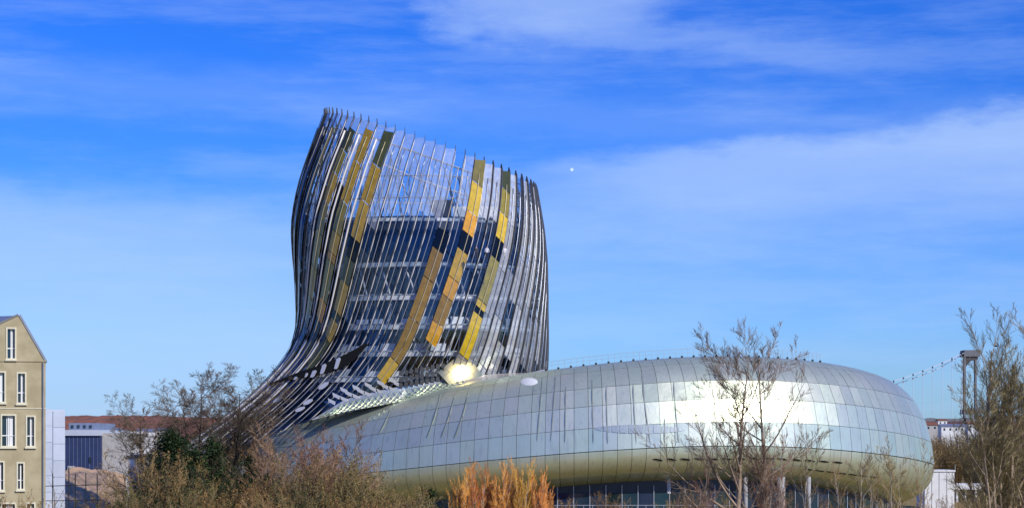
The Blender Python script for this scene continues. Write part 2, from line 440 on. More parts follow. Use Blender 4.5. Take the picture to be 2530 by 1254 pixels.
# pale oval disc lying on the shell
G, N = [], []
cpt, cn = pix_ring(1308, 946); cn = cn if cn.y < 0 else -cn
oval_mb = MB(); rimv = []
for k in range(20):
    a = 2 * math.pi * k / 20; h, n = pix_ring(1308 + 23 * math.cos(a), 946 + 10.5 * math.sin(a)); n = n if n.y < 0 else -n
    rimv.append((h + n * .2, h + n * .36))
oval_mb.V = [tuple(r[0]) for r in rimv] + [tuple(r[1] * .75 + (cpt + cn * .38) * .25) for r in rimv] + [tuple(cpt + cn * .40)]
for k in range(20):
    j = (k + 1) % 20; oval_mb.F += [(k, 20 + k, 20 + j, j), (20 + k, 40, 20 + j)]
mchild(oval_mb, 'oval_disc', M['white_disc'], smooth=True)
# railing along the crest
rail = MB(); top, midr = [], []
rphi = list(np.arange(-98, -42, .55))
for p in rphi:
    b0 = ring(p, 84); top.append(b0 + Vector((0, 0, 1.05))); midr.append(b0 + Vector((0, 0, .6)))
rail.tube(top, .022, 4); rail.tube(midr, .015, 4); railing = mchild(rail, 'railing', M['steel'])
for i, p in enumerate(rphi[::2]):
    b0 = ring(p, 84); mchild(MB().tube([b0 - Vector((0, 0, .05)), b0 + Vector((0, 0, 1.05))], .018, 4), 'railing_post', M['steel'], railing)
    if i % 2 == 0: mchild(MB().box(b0.x - .13, b0.x + .13, b0.y - .1, b0.y + .1, b0.z - .03, b0.z + .22), 'anchor', M['dark'], railing)
# recessed ground floor
gg = MB(); gp = np.linspace(-170, -5, 90)
gg.sheet([[ring(p, 0) * 1 for p in gp]] * 2); gg = MB()
def gf(p, inset, z):
    f = R(p); n = Vector((math.cos(f) / RA, math.sin(f) / RB, 0)).normalized()
    return Vector((RX + RA * math.cos(f), RY + RB * math.sin(f), z)) + n * (RW * .45 - inset)
gfl = mchild(MB().sheet([[gf(p, .25, 0) for p in gp], [gf(p, .25, 6.5) for p in gp]]), 'ground_floor_wall', M['dark'])
gpp = np.linspace(-128, -18, 42)
M['gfglass'] = pmat('shopfront_glass', (.01, .03, .05), .06, 0, .8, objvar=.5)
M['teal'] = pmat('lit_shopfront_glass', (.05, .22, .26), .1, 0, .8)
for i in range(len(gpp) - 1):
    p0, p1 = gpp[i] + .06, gpp[i + 1] - .06; q = gf(p0, 0, 2); px = CX_PX + q.x / q.y * F_PX
    G = [[gf(p0, 0, .3), gf(p1, 0, .3)], [gf(p0, 0, 4.2), gf(p1, 0, 4.2)]]; nn = (gf(p0, -1, 0) - gf(p0, 0, 0))
    mchild(MB().sheet(G, .06, [[nn, nn]] * 2), 'shopfront_pane', M['teal'] if 1540 < px < 1572 else M['gfglass'], gfl)
    a = gf(gpp[i], -.06, 0); mchild(MB().tube([a, a + Vector((0, 0, 5.2))], .05, 4), 'mullion', M['steel'], gfl)
M['concrete0'] = pmat('column_concrete', (.34, .34, .33), .8)
for px in (1632, 1652, 1842, 1930, 1998, 1475):
    q = P(px, 1240, 229.5); mchild(MB().tube([Vector((q.x, q.y, 0)), Vector((q.x, q.y, 6.2))], .27 if px != 1930 else .5, 12), 'column', M['slab'] if px in (1632, 1652) else M['concrete0'], museum, True)
gr = MB(); gr.tube([P(1370, 1247, 221), P(1830, 1247, 221)], .03, 4)
mchild(gr, 'terrace_rail', M['steel'])
for px in range(1376, 1830, 22): 
    q = P(px, 1247, 221); mchild(MB().tube([Vector((q.x, q.y, 0)), q], .025, 4), 'terrace_rail_post', M['steel'])

# ------------------------------------------------------------------ the museum: tower
YT = 250.0; ST = F_PX / YT
def zt_(py): return EYE + (HOR_PX - py) / ST
tt = [(240, 818, 1300, 12.6), (300, 800, 1312, 13), (370, 775, 1316, 13.6), (440, 750, 1318, 14.2), (500, 735, 1328, 14.7), (560, 727, 1339, 15), (640, 731, 1347, 15.2), (720, 738, 1349, 15.2), (780, 741, 1349, 15.2), (830, 736, 1350, 15.2), (870, 721, 1350, 15.1), (900, 700, 1349, 15.0), (940, 664, 1346, 14.8), (970, 634, 1342, 14.6), (1000, 600, 1340, 14.4), (1040, 545, 1336, 14), (1080, 490, 1330, 14), (1130, 430, 1325, 14)]
tf = interp([(zt_(y), ((l + r) / 2 - CX_PX) / ST, (r - l) / 2 / ST, ry) for (y, l, r, ry) in tt])
twf = interp([(zt_(y), v) for (y, v) in [(240, 1), (300, 0), (400, -2.5), (500, -6), (600, -12), (700, -19), (800, -26), (870, -29.5), (950, -32), (1080, -35), (1130, -36)]])
def tower(th, z, off=0.0):
    cx, rx, ry = tf(z); t = R(th)
    return Vector((cx + (rx + off) * math.sin(t), YT - (ry + off) * math.cos(t), z))
def skin(th0, z, off=0.0): return tower(th0 + twf(z)[0], z, off)
def rim_z(th0):
    z = 48.8
    for _ in range(12): z = 48.85 - 4.95 * math.sin(R(th0 + twf(z)[0]))
    return z
ZB = zt_(1125)
NF = 66; DT = 360 / NF; T0 = .7
UP = interp([(600, 1046), (640, 1042), (700, 1030), (760, 1012), (850, 986), (960, 959), (1060, 943), (1090, 938), (1180, 926), (1250, 921), (1310, 920), (1347, 911)])
_zb = {}
def zbot(th0):                   # where a strip meets the collar of the ring
    key = round(th0, 3)
    if key not in _zb:
        z = 34.0
        while z > ZB:
            th = th0 + twf(z)[0]; q = skin(th0, z, .1); px = CX_PX + q.x / q.y * F_PX; py = HOR_PX + (EYE - q.z) / q.y * F_PX
            if abs(th) < 88 and px > 560 and py > UP(px)[0] + 5 + max(0, (890 - px) * .17): break
            z -= .15
        _zb[key] = max(z, ZB)
    return _zb[key]
def py_to_z(th0, py):            # height on a strip that shows at photo row py
    z = 30.0
    for _ in range(12):
        q = skin(th0, z); z = EYE + (HOR_PX - py) * q.y / F_PX
    return max(ZB, min(rim_z(th0), z))
spec = {
 -15: [('dkolive', 300), ('dkolive', 420), ('dkblue', 560), ('dkolive', 760), ('dkblue', 1300)],
 -14: [('dkblue', 300), ('dkblue', 640), ('dkolive', 800), ('dkblue', 1300)],
 -12: [('pale', 310), ('dkblue', 500), ('dkolive', 560), ('olive', 820), ('dkblue', 1300)],
 -10: [('pale', 312), ('olive', 400), ('dkolive', 520), ('dkblue', 640), ('clear2', 1300)],
 -7: [('pale', 318), ('dkolive', 372), ('olive', 428), ('gold', 500), ('olive', 575), ('olive', 660), ('gold', 735), ('olive', 800), ('dkolive', 900), ('clear2', 1300)],
 -5: [('pale', 320), ('gold', 400), ('gold', 500), ('olive', 575), ('gold', 625), ('orange', 645), ('olive', 742), ('orange', 790), ('dkolive', 870), ('clear2', 930), ('clear2', 1300)],
 -3: [('pale', 325), ('dkolive', 410), ('gold', 500), ('gold', 592), ('black', 640), ('dkolive', 698), ('gold', 772), ('dkolive', 792), ('gold', 838), ('dkolive', 910), ('clear2', 1300)],
 4: [('clear', 480), ('clear', 570), ('black', 618), ('brown', 690), ('brown', 790), ('brown', 890), ('gold', 940), ('clear2', 1300)],
 6: [('olive', 455), ('yellow', 528), ('orange', 578), ('black', 620), ('gold', 690), ('orange', 735), ('brown', 800), ('orange', 848), ('clear2', 1300)],
 9: [('dkolive', 470), ('olive', 530), ('yellow', 592), ('black', 638), ('olive', 745), ('yellow', 762), ('black', 776), ('yellow', 880), ('pale', 1300)],
}
SL = 1.05
def panel_on(k, th0, za, zb_, mat, par, gap=.05):
    # one glass panel: upper edge za, lower edge zb_, cut on the slant, right side standing proud (sawtooth)
    a0, a1 = (th0 - DT * .02, th0 + DT * 1.0) if k in spec else (th0 + DT * .05, th0 + DT * .93); lf = .22 if k in spec else 0
    n = max(2, int((za - zb_) / 1.3)); G, N = [], []; zr = rim_z(th0)
    for i in range(n + 1):
        z = zb_ + gap + (za - zb_ - 2 * gap) * i / n; gr, nr = [], []
        for j in range(4):
            f = j / 3; zz = z + SL * (.5 - f) * min(1, max(0, (zr - .1 - z) / 2.0)); zz = min(zz, zr + .1); zz = max(zz, ZB - 1)
            th = a0 + (a1 - a0) * f; off = .02 + lf + .12 * f
            q = skin(th, zz, off); gr.append(q)
            nv = q - skin(th, zz, off - .5); nv.z = 0; nr.append(nv.normalized())
        G.append(gr); N.append(nr)
    return mchild(MB().sheet(G, .03, N), 'glass_panel', M[mat], par)
random.seed(11)
prand = random.Random(5)
fins = []
for k in range(-33, 33):
    th0 = T0 + DT * k; zr = rim_z(th0); front = -19 <= k <= 21
    ext = .75
    zlo = zbot(th0); zs = np.linspace(zlo, zr, 30 if front else 18)
    fb = MB(); G = []
    for z in list(zs) + [zr + ext]:
        zq = min(z, zr); lift = Vector((0, 0, z - zq))
        w_ = .075 if z <= zr else .03; dth = math.degrees(w_ / max(6, tf(zq)[1])) * .5
        d0, d1 = (-.10, .16 if k < 8 else .36) if z <= zr else (.02, .16)
        G.append([skin(th0 - dth, zq, d0) + lift, skin(th0 - dth, zq, d1) + lift, skin(th0 + dth, zq, d1) + lift, skin(th0 + dth, zq, d0) + lift])
    n0 = len(fb.V)
    for row in G: fb.V += [tuple(p) for p in row]
    for i in range(len(G) - 1):
        for j in range(4):
            a = i * 4 + j; b_ = i * 4 + (j + 1) % 4; fb.F.append((a, b_, b_ + 4, a + 4))
    e = (len(G) - 1) * 4; fb.F += [(3, 2, 1, 0), (e, e + 1, e + 2, e + 3)]
    fin = mchild(fb, 'facade_fin', M['fin'] if k > -10 or not front else M['dark']); fins.append(fin)  # left-flank fins get a darker colour, painting out the light they reflect
    # stiffener tube down the middle of the strip, on brackets
    tm = th0 + DT * .53
    tb = MB().tube([skin(tm, z, .20 + (.20 if k in spec else 0)) for z in np.linspace(zbot(tm), rim_z(tm) - 1.8, 26 if front else 12)], .05 if k in spec else (.03 if k < -9 else .13 if k in (-8, -6, -4) else .06), 5)
    mchild(tb, 'stiffener_tube', M['tube2'] if k in spec else M['tube'] if k in (-8, -6, -4) else M['tube3'], fin, True)
    if -9 < k < 9 or not front:
        te = th0 + DT * .09
        mchild(MB().tube([skin(te, z, .14) for z in np.linspace(zbot(te), rim_z(te) - .4, 64 if front else 12)], ([.055, .06, .055, .012] * 16) if front else .03, 4), 'edge_trim', M['tube'], fin, True)
    if front:
        if k in spec: segs = spec[k]
        else:
            base = 'clear' if -8 < k < 10 else ('dkblue' if k <= -8 else 'pale')  # dark left and pale right glass put the reflected sky into the colour
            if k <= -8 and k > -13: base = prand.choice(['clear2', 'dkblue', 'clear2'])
            segs = []; y = 318 if k < 0 else 0
            if k < -1: segs.append(('pale', y))
            else: y = 300
            step = 118
            while y < 1010:
                y += step * prand.uniform(.85, 1.15)
                mt = base
                if base == 'clear': mt = prand.choice(['pale', 'pale', 'pale', 'frost']) if y < 560 else prand.choice(['clear', 'clear', 'clear', 'clear2', 'clear2'])
                if k in (-8, -6, -4, -2): mt = 'pale' if y < 560 else prand.choice(['clear2', 'black'])
                if base == 'pale': mt = prand.choice(['frost', 'pale', 'frost', 'clear2'])
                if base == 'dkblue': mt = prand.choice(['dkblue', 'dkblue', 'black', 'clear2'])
                segs.append((mt, y))
            segs[-1] = (segs[-1][0], 1300)
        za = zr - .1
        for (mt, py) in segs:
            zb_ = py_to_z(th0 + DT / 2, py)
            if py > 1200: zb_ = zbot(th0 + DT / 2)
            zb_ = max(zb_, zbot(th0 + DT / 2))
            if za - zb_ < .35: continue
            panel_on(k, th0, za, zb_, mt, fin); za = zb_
    else:
        panel_on(k, th0, zr - .1, 36, 'clear', fin); panel_on(k, th0, 36, zbot(th0), 'clear2', fin)
# bracket ledges running round between the fins at each floor
FZ = [38.7, 33.1, 28.9, 25.2, 21.8, 18.6]
for i, z in enumerate(FZ):
    o = -1.0; th = np.linspace(-180, 180, 121)
    mbx = MB(); prof = [(-9.0, z), (o, z), (o, z - (.55 if i else 1.15)), (-9.0, z - (.55 if i else 1.15))]
    mbx.sheet([[tower(t, zz, oo) for t in th] for (oo, zz) in prof]); mchild(mbx, 'floor_slab', M['slab'] if i else M['slab'])
    if i == 0:
        mbx = MB(); mbx.sheet([[tower(t, zz, oo) for t in th] for (oo, zz) in [(-.9, z - .42), (-.9, z - 1.5), (-3, z - 1.5)]]); mchild(mbx, 'fascia_band', M['dark'])
    # walkway kerb and service rail close behind the skin
    mbx = MB().tube([tower(t, z + .05, -.35) for t in th], .09, 4, False); mchild(mbx, 'service_rail', M['dark' if i in (0, 1) else 'steel'])
    if i >= 3:   # pale spandrels over the lower floors
        for t in np.arange(-96, 96, 8.0):
            if prand.random() < .75:
                G = [[tower(t + s_, zz, -1.6) for s_ in (.4, 2.5, 5, 7.2)] for zz in (z, z + prand.choice((.8, 1.1, 1.1)))]
                mchild(MB().sheet(G), 'spandrel', M['slab'])
    z2 = FZ[i + 1] if i + 1 < len(FZ) else 16.5
    oo = -3.4 if i == 0 else -2.3
    gm = MB().sheet([[tower(t, zz, oo) for t in th] for zz in (z - .6, (z + z2) / 2, z2)])
    gl = mchild(gm, 'inner_glazing', M['inner'])
    for t in np.arange(-97.5, 98, 7.5): mchild(MB().tube([tower(t, z - .6, oo + .08), tower(t, z2, oo + .08)], .07, 4), 'glazing_mullion', M['dark'] if i < 2 else M['steel'], gl)
# opaque core behind the inner glazing
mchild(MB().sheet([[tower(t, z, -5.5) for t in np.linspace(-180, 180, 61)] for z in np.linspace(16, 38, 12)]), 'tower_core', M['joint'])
mchild(MB().sheet([[tower(t, 38.65, o) for t in np.linspace(-180, 180, 61)] for o in (-1.2, -6, -11)]), 'roof_terrace', M['slab'])
# curved timber ribs between core and skin
M['rib'] = pmat('laminated_timber', (.50, .52, .55), .6)
for t in np.arange(-100, 101, 12.0):
    mchild(MB().tube([tower(t + 3 * math.sin(z * .5), z, -1.5 + .3 * math.sin(z * .9)) for z in np.linspace(17, 32.5, 16)], .13, 5), 'timber_rib', M['rib'], museum, True)
# crown lattice above the terrace
for zz, off in ((44.0, -.55), (41.2, -.55)):
    mchild(MB().tube([tower(t, min(zz, 48.4 - 4.95 * math.sin(R(t))), off) for t in np.linspace(-180, 180, 100)], .07, 4, False), 'crown_beam', M['steel'])
mchild(MB().tube([tower(t, 48.0 - 4.95 * math.sin(R(t)) - 1.0, -.6) for t in np.linspace(-180, 180, 100)], .11, 4, False), 'crown_beam', M['steel'])
for i, t in enumerate(np.arange(-180, 180, 7.2)):
    top = 46.8 - 4.95 * math.sin(R(t)); bot = 38.8
    d = 7.2 * (1 if i % 2 else -1)
    mchild(MB().tube([tower(t, top, -.6), tower(t + d * 1.3, bot, -2.0)], .06, 4), 'crown_strut', M['steel' if i % 3 else 'dark'])
    if i % 2 == 0: mchild(MB().tube([tower(t, min(44, top), -.6), tower(t - d * .8, 41.2, -.6)], .05, 4), 'crown_strut', M['dark'])
q = P(1092, 505, 246); mchild(MB().box(q.x - 1.2, q.x + 1.2, 246, 248, 40.2, 42.2), 'plant_room', M['dark'])
q = P(1180, 520, 250); mchild(MB().box(q.x - 3.2, q.x + 4.2, 248, 254, 38.6, 41.6), 'plant_room', M['slab'])
for px, l in ((1148, 6), (1160, 5)):
    q = P(px, 500, 248); mchild(MB().tube([Vector((q.x, q.y, 38.7)), Vector((q.x + 1.5, q.y, 38.7 + l))], .1, 4), 'mast', M['steel'])

# dark open seam sweeping round the flared foot
def pix_tower(px, py):
    return bvh_tow.ray_cast(Vector((0, 0, EYE)), (P(px, py, 100) - Vector((0, 0, EYE))).normalized())
tmb = MB().sheet([[tower(t, z, .5) for t in np.linspace(-180, 180, 121)] for z in np.linspace(ZB, 46, 60)])
bvh_tow = BVHTree.FromPolygons(tmb.V, tmb.F)
def band(lo, hi, name, mat, lift, par=museum, nv=3, smooth=True):
    G, N = [], []
    for v in range(nv + 1):
        gr, nr = [], []
        for (a, b_) in zip(lo, hi):
            x = a[0] + (b_[0] - a[0]) * v / nv; y = a[1] + (b_[1] - a[1]) * v / nv
            h = pix_tower(x, y)
            if h[0] is None: return None
            n = h[1] if h[1].y < 0 else -h[1]; gr.append(h[0] + n * lift); nr.append(n)
        G.append(gr); N.append(nr)
    return mchild(MB().sheet(G, .1, N), name, mat, par, smooth)
up_ = [(668, 946), (705, 932), (745, 916), (790, 902), (830, 886), (870, 866), (905, 846)]
lo_ = [(664, 952), (705, 940), (748, 930), (795, 925), (838, 913), (876, 888), (908, 852)]
band(lo_, up_, 'foot_seam', M['joint'], .06)
for (x, y, w_, h_) in [(758, 927, 4, 7), (775, 924, 8, 12), (799, 912, 8, 17), (834, 898, 8, 19), (731, 935, 5, 5)]:
    lo = [(x - w_ * .9, y + h_ * .7), (x, y + h_ * .7), (x + w_ * .3, y + h_ * .4)]; hi = [(x - w_ * .1, y - h_ * .6), (x + w_ * .8, y - h_ * .8), (x + w_ * 1.1, y - h_ * .6)]
    band(lo, hi, 'silver_chip', M['silver'], .18)
# silvery chips in the flare and over the collar
chips = [(786, 958, 8, 14, .8), (770, 966, 8, 14, .8), (686, 986, 12, 8, 1.2), (697, 992, 12, 8, 1.2), (752, 986, 11, 9, 1.1), (763, 992, 11, 9, 1.1), (720, 1012, 10, 6, 1.3), (640, 1012, 10, 6, 1.3), (650, 1020, 10, 6, 1.3)]
for (x, y, ln) in [(786, 952, .9), (690, 986, .8), (748, 992, .7), (724, 1010, .6)]:
    h = pix_tower(x, y)
    if h[0] is None: continue
    cx_, rx_, ry_ = tf(h[0].z); th = math.degrees(math.asin(max(-1, min(1, (h[0].x - cx_) / (rx_ + .5))))) - twf(h[0].z)[0]
    kk = math.floor((th - T0) / DT); t0 = T0 + DT * kk
    G, N = [], []
    for i_ in range(5):
        z = h[0].z + (i_ / 4 - .5) * ln; wv = (.14, .26, .28, .26, .14)[i_]
        gr = [skin(t0 + DT * (.5 + q * wv), z, .30) for q in (-1, 0, 1)]; G.append(gr); nv = Vector((gr[1].x - cx_, gr[1].y - YT, 0)).normalized(); N.append([nv] * 3)
    mchild(MB().sheet(G, .06, N), 'silver_chip', M['silver'], museum, True)
for r_ in range(3):
    for c_ in range(6 - (r_ == 0)):
        x = 838 + c_ * 30 - r_ * 11 + (8 if r_ == 0 else 0); y = 986 - c_ * 6.0 - (r_ == 0) * 28 - (r_ == 1) * 14 + 4
        if x > 1010: continue
        lo = [(x - 3, y + 2), (x + 12, y + 10)]; hi = [(x - 5, y - 7), (x + 13, y + 1)]
        band(lo, hi, 'silver_chip', M['silver'], .15)
# small shingles climbing over the collar towards the bronze strip
for c_ in range(9):
    for r_ in range(3):
        x = 985 + c_ * 13; y = 950 - c_ * 2.4 - r_ * 15
        band([(x, y + 5), (x + 9, y + 9)], [(x + 2, y - 6), (x + 11, y - 3)], 'shingle', M['fin'], .16 if r_ else .2, nv=1)
# collar: polished fillet where tower and ring meet
LOW = interp([(600, 1066), (640, 1064), (720, 1048), (800, 1030), (860, 1014), (950, 999), (1020, 984), (1100, 964), (1200, 949), (1280, 934), (1347, 916)])
CG = []
for px in np.linspace(770, 1346, 76):
    yu, yl = UP(px)[0], LOW(px)[0]
    h1 = pix_tower(px, yu); h2 = pix_ring(px, yl)
    if h1[0] is None: continue
    p1 = h1[0]; p2 = h2[0] + (h2[1] if h2[1].y < 0 else -h2[1]) * .2 if h2[0] is not None else P(px, yl, p1.y - 1.5)
    if p2.y > p1.y: p2 = P(px, yl, p1.y - 1.2)
    c_ = Vector((p1.x * .72 + p2.x * .28, p1.y * .72 + p2.y * .28, p2.z * .85 + p1.z * .15))
    t_ = min(1, (px - 765) / 90); p1 = p2.lerp(p1, t_); c_ = p2.lerp(c_, t_)
    CG.append((p1, c_, p2))
def collar(i, v):
    i = max(0, min(len(CG) - 1.001, i)); j = int(i); f = i - j
    a = CG[j]; b_ = CG[j + 1]; q = [a[k].lerp(b_[k], f) for k in range(3)]
    return q[0] * (1 - v) ** 2 + q[1] * (2 * v * (1 - v)) + q[2] * v * v
def collar_n(i, v):
    n = (collar(i + .6, v) - collar(i - .6, v)).cross(collar(i, min(1, v + .05)) - collar(i, max(0, v - .05)))
    if n.y > 0: n = -n
    return n.normalized()
nI = len(CG) - 1
coll = mchild(MB().sheet([[collar(i, v) for i in range(nI + 1)] for v in np.linspace(0, 1, 10)]), 'collar', M['metal_white'], smooth=True)
# diamond shingles on the collar, lower tips lifted
for c_ in range(26):
    for r_ in range(4):
        i = 3 + c_ * 2.0 + (r_ % 2) * 1.0; v = .18 + r_ * .21
        if i > 50 - r_ * 2: continue
        pts = [(i - 1.0, v), (i, v - .21), (i + 1.0, v), (i, v + .21)]
        lift = (.03, .015, .03, .16)
        top = [collar(a, max(0, min(1, b_))) + collar_n(a, max(0.02, min(.98, b_))) * l for (a, b_), l in zip(pts, lift)]
        bot = [collar(a, max(0, min(1, b_))) - collar_n(a, max(.02, min(.98, b_))) * .02 for (a, b_) in pts]
        m1 = MB(); m1.V = [tuple(p) for p in top + bot]
        m1.F = [(0, 3, 2, 1)] + [(k, (k + 1) % 4, 4 + (k + 1) % 4, 4 + k) for k in range(4)]
        mchild(m1, 'collar_shingle', M['metal'], coll)

# added panels angled to bounce the sun at the camera; gold mimics the glow
M['mirror'] = pmat('glint_gold', (1.0, .78, .30), .215, 1)
M['mirror2'] = pmat('glint_gilt', (1.0, .78, .30), .34, 1)
def sun_panel(px, py, wd_, ht_, bulge, nu, nv, mt, lift):
    h = pix_tower(px, py); c0 = h[0]; nh = ((Vector((0, 0, EYE)) - c0).normalized() + sdir).normalized(); c0 = c0 + Vector((0, -lift, 0))
    u = Vector((0, 0, 1)).cross(nh).normalized(); v = nh.cross(u)
    u, v = (u + v * .75).normalized(), (v - u * .75).normalized()
    def cap(x, y):
        n = (nh + u * (x * 4 * bulge / wd_) + v * (y * 4 * bulge / ht_)).normalized()
        return c0 + u * (x * wd_ / 2) + v * (y * ht_ / 2) - nh * (bulge * (x * x + y * y)), n
    for i in range(nu):
        for j in range(nv):
            G, N = [], []
            for q in range(5):
                gr, nr = [], []
                for p in range(5):
                    e_ = .012; a = -1 + 2 * (i + e_ + (1 - 2 * e_) * p / 4) / nu; b_ = -1 + 2 * (j + e_ + (1 - 2 * e_) * q / 4) / nv
                    pt, n = cap(a, b_); gr.append(pt); nr.append(n)
                G.append(gr); N.append(nr)
            mchild(MB().sheet(G, .06, N), 'glint_panel', M[mt], coll, True)
sun_panel(1140, 920, 4.6, 3.9, .23, 4, 4, 'mirror', .4)

# ------------------------------------------------------------------ people on the viewing terrace
def person(px, z, th_off, shirt, trousers, label):
    Yp = 233.8; x = X(px, Yp)
    V = [(0, 0, .95), (0, 0, 1.2), (0, 0, 1.45), (0, 0, 1.55), (0, .02, 1.68), (.1, 0, .9), (.11, -.02, .5), (.11, 0, .08), (.12, -.1, .04), (-.1, 0, .9), (-.11, .02, .5), (-.11, .03, .08), (-.12, -.07, .04), (.2, 0, 1.42), (.27, .02, 1.12), (.24, -.2, .98), (-.2, 0, 1.42), (-.27, .02, 1.12), (-.22, -.22, 1.02)]
    E = [(0, 1), (1, 2), (2, 3), (3, 4), (0, 5), (5, 6), (6, 7), (7, 8), (0, 9), (9, 10), (10, 11), (11, 12), (2, 13), (13, 14), (14, 15), (2, 16), (16, 17), (17, 18)]
    rr = [.15, .15, .16, .06, .11, .1, .075, .05, .045, .1, .075, .05, .045, .07, .05, .04, .07, .05, .04]
    me = bpy.data.meshes.new('person'); me.from_pydata(V, E, []); o = bpy.data.objects.new('person', me); C.objects.link(o)
    md = o.modifiers.new('skin', 'SKIN')
    for i, sv in enumerate(me.skin_vertices[0].data): sv.radius = (rr[i], rr[i] * .85); sv.use_root = (i == 0)
    o.modifiers.new('sub', 'SUBSURF').levels = 1
    m = bpy.data.materials.new('clothing'); m.use_nodes = True; b = NB(m.node_tree); pr = m.node_tree.nodes['Principled BSDF']; pr.inputs['Roughness'].default_value = .8
    tc = b.n('ShaderNodeTexCoord'); sp = b.n('ShaderNodeSeparateXYZ'); b.l(tc.outputs['Object'], sp.inputs[0])
    c = b.mix(b.m('GREATER_THAN', sp.outputs[2], .95), (*trousers, 1), (*shirt, 1)); c = b.mix(b.m('GREATER_THAN', sp.outputs[2], 1.5), c, (.55, .33, .25, 1)); c = b.mix(b.m('GREATER_THAN', sp.outputs[2], 1.72), c, (.04, .025, .02, 1))
    b.l(c, pr.inputs['Base Color']); me.materials.append(m)
    o.location = (x, Yp, z + .01); tag(o, label, 'person', 'visitors on the viewing terrace')
person(1247, 33.1, 0, (.75, .74, .75), (.6, .6, .62), 'person in white standing on the tower terrace behind the gold strip')
person(1203, 33.1, 0, (.6, .62, .66), (.03, .03, .04), 'person in a pale top and dark trousers on the tower terrace')
person(1177, 33.1, 0, (.05, .05, .06), (.04, .04, .05), 'person in black on the tower terrace beside a pale-topped visitor')

# ------------------------------------------------------------------ house at the left
HY = 125.0
def hx(px): return X(px, HY)
def hz(py): return Z(py, HY)
M['render'] = pmat('ochre_render', (.46, .40, .25), .9, vscale=.9, col2=(.36, .31, .18), bump=.2, bscale=8)
M['cream'] = pmat('cream_surround', (.72, .68, .50), .8, var=.1, vscale=3)
M['zinc'] = pmat('zinc_roof', (.35, .38, .42), .4, .5, var=.2, vscale=1)
M['pane'] = pmat('window_glass', (.012, .03, .05), .06, 0, .7)
M['curtain'] = pmat('curtain', (.72, .74, .74), .9)
M['sash'] = pmat('white_sash', (.78, .8, .78), .5)
house = thing('townhouse', 'ochre rendered townhouse with a steep gable and tall white windows', 'house', (hx(20), HY, 0))
def hpart(mb, name, mat, par=house, smooth=False):
    L = house.location; me = mesh(name, [(v[0] - L.x, v[1] - L.y, v[2] - L.z) for v in mb.V], mb.F, mat, smooth); return obj(name, me, par)
wins = [(15, 40, 808, 888), (-22, 15, 916, 995), (40, 64, 918, 997), (2, 40, 1022, 1104), (62, 86, 1025, 1104), (-20, 12, 1137, 1212), (40, 60, 1140, 1210), (2, 40, 1240, 1320), (62, 86, 1240, 1320), (-66, -42, 918, 997), (-66, -40, 1025, 1104)]
wall = MB()
xs = sorted(set([-130, 110] + [w_[0] for w_ in wins[1:]] + [w_[1] for w_ in wins[1:]])); ys = sorted(set([890, 1487] + [w_[2] for w_ in wins[1:]] + [w_[3] for w_ in wins[1:]]))
for i in range(len(xs) - 1):
    for j in range(len(ys) - 1):
        xm, ym = (xs[i] + xs[i + 1]) / 2, (ys[j] + ys[j + 1]) / 2
        if any(w_[0] < xm < w_[1] and w_[2] < ym < w_[3] for w_ in wins[1:]): continue
        n = len(wall.V); wall.V += [(hx(xs[i]), HY, hz(ys[j + 1])), (hx(xs[i + 1]), HY, hz(ys[j + 1])), (hx(xs[i + 1]), HY, hz(ys[j])), (hx(xs[i]), HY, hz(ys[j]))]; wall.F.append((n, n + 1, n + 2, n + 3))
for poly in ([(-130, 890), (15, 890), (15, 793), (-130, 864)], [(15, 808), (40, 808), (40, 780.5), (15, 793)], [(15, 890), (40, 890), (40, 888), (15, 888)], [(40, 890), (108, 890), (45, 778), (40, 780.5)]):
    n = len(wall.V); wall.V += [(hx(a), HY, hz(b_)) for a, b_ in poly]; wall.F.append(tuple(range(n, n + len(poly))))
n = len(wall.V)
wall.V += [(hx(110), HY, 0), (hx(110), HY + 12, 0), (hx(110), HY + 12, hz(890)), (hx(110), HY, hz(890))]; wall.F.append((n, n + 1, n + 2, n + 3))
hpart(wall, 'wall', M['render'])
hpart(MB().box(hx(-130), hx(109), HY + .5, HY + 11.8, .0, hz(892)), 'inner_wall', M['dark'])
house.rotation_euler = (0, 0, R(15.5))
rf = MB()
def rquad(a, b_, c_, d_, t=.12):
    n = len(rf.V); nn = (Vector(b_) - Vector(a)).cross(Vector(d_) - Vector(a)).normalized()
    rf.V += [tuple(Vector(q) + nn * t) for q in (a, b_, c_, d_)] + [tuple(Vector(q) - nn * .02) for q in (a, b_, c_, d_)]
    rf.F += [(n, n + 1, n + 2, n + 3), (n + 7, n + 6, n + 5, n + 4)] + [(n + k, n + 4 + k, n + 4 + (k + 1) % 4, n + (k + 1) % 4) for k in range(4)]
rquad((hx(110.5), HY - .05, hz(893)), (hx(110.5), HY + 12, hz(893)), (hx(46), HY + 12, hz(778)), (hx(46), HY - .05, hz(778)))
rquad((hx(-130), HY - .05, hz(864)), (hx(45), HY - .05, hz(778)), (hx(45), HY + 6, hz(771)), (hx(-130), HY + 9, hz(766)))
hpart(rf, 'roof', M['zinc'])
hpart(MB().box(hx(-130), hx(110) + .04, HY - .06, HY + .02, hz(892), hz(888.5)), 'string_course', M['render'])
hpart(MB().tube([Vector((hx(104), HY - .09, .2)), Vector((hx(104), HY - .09, hz(893)))], .05, 6), 'downpipe', M['zinc'])
hpart(MB().box(hx(-130), hx(110) + .03, HY - .04, HY + .02, hz(1009), hz(1007)), 'string_course', M['cream'])
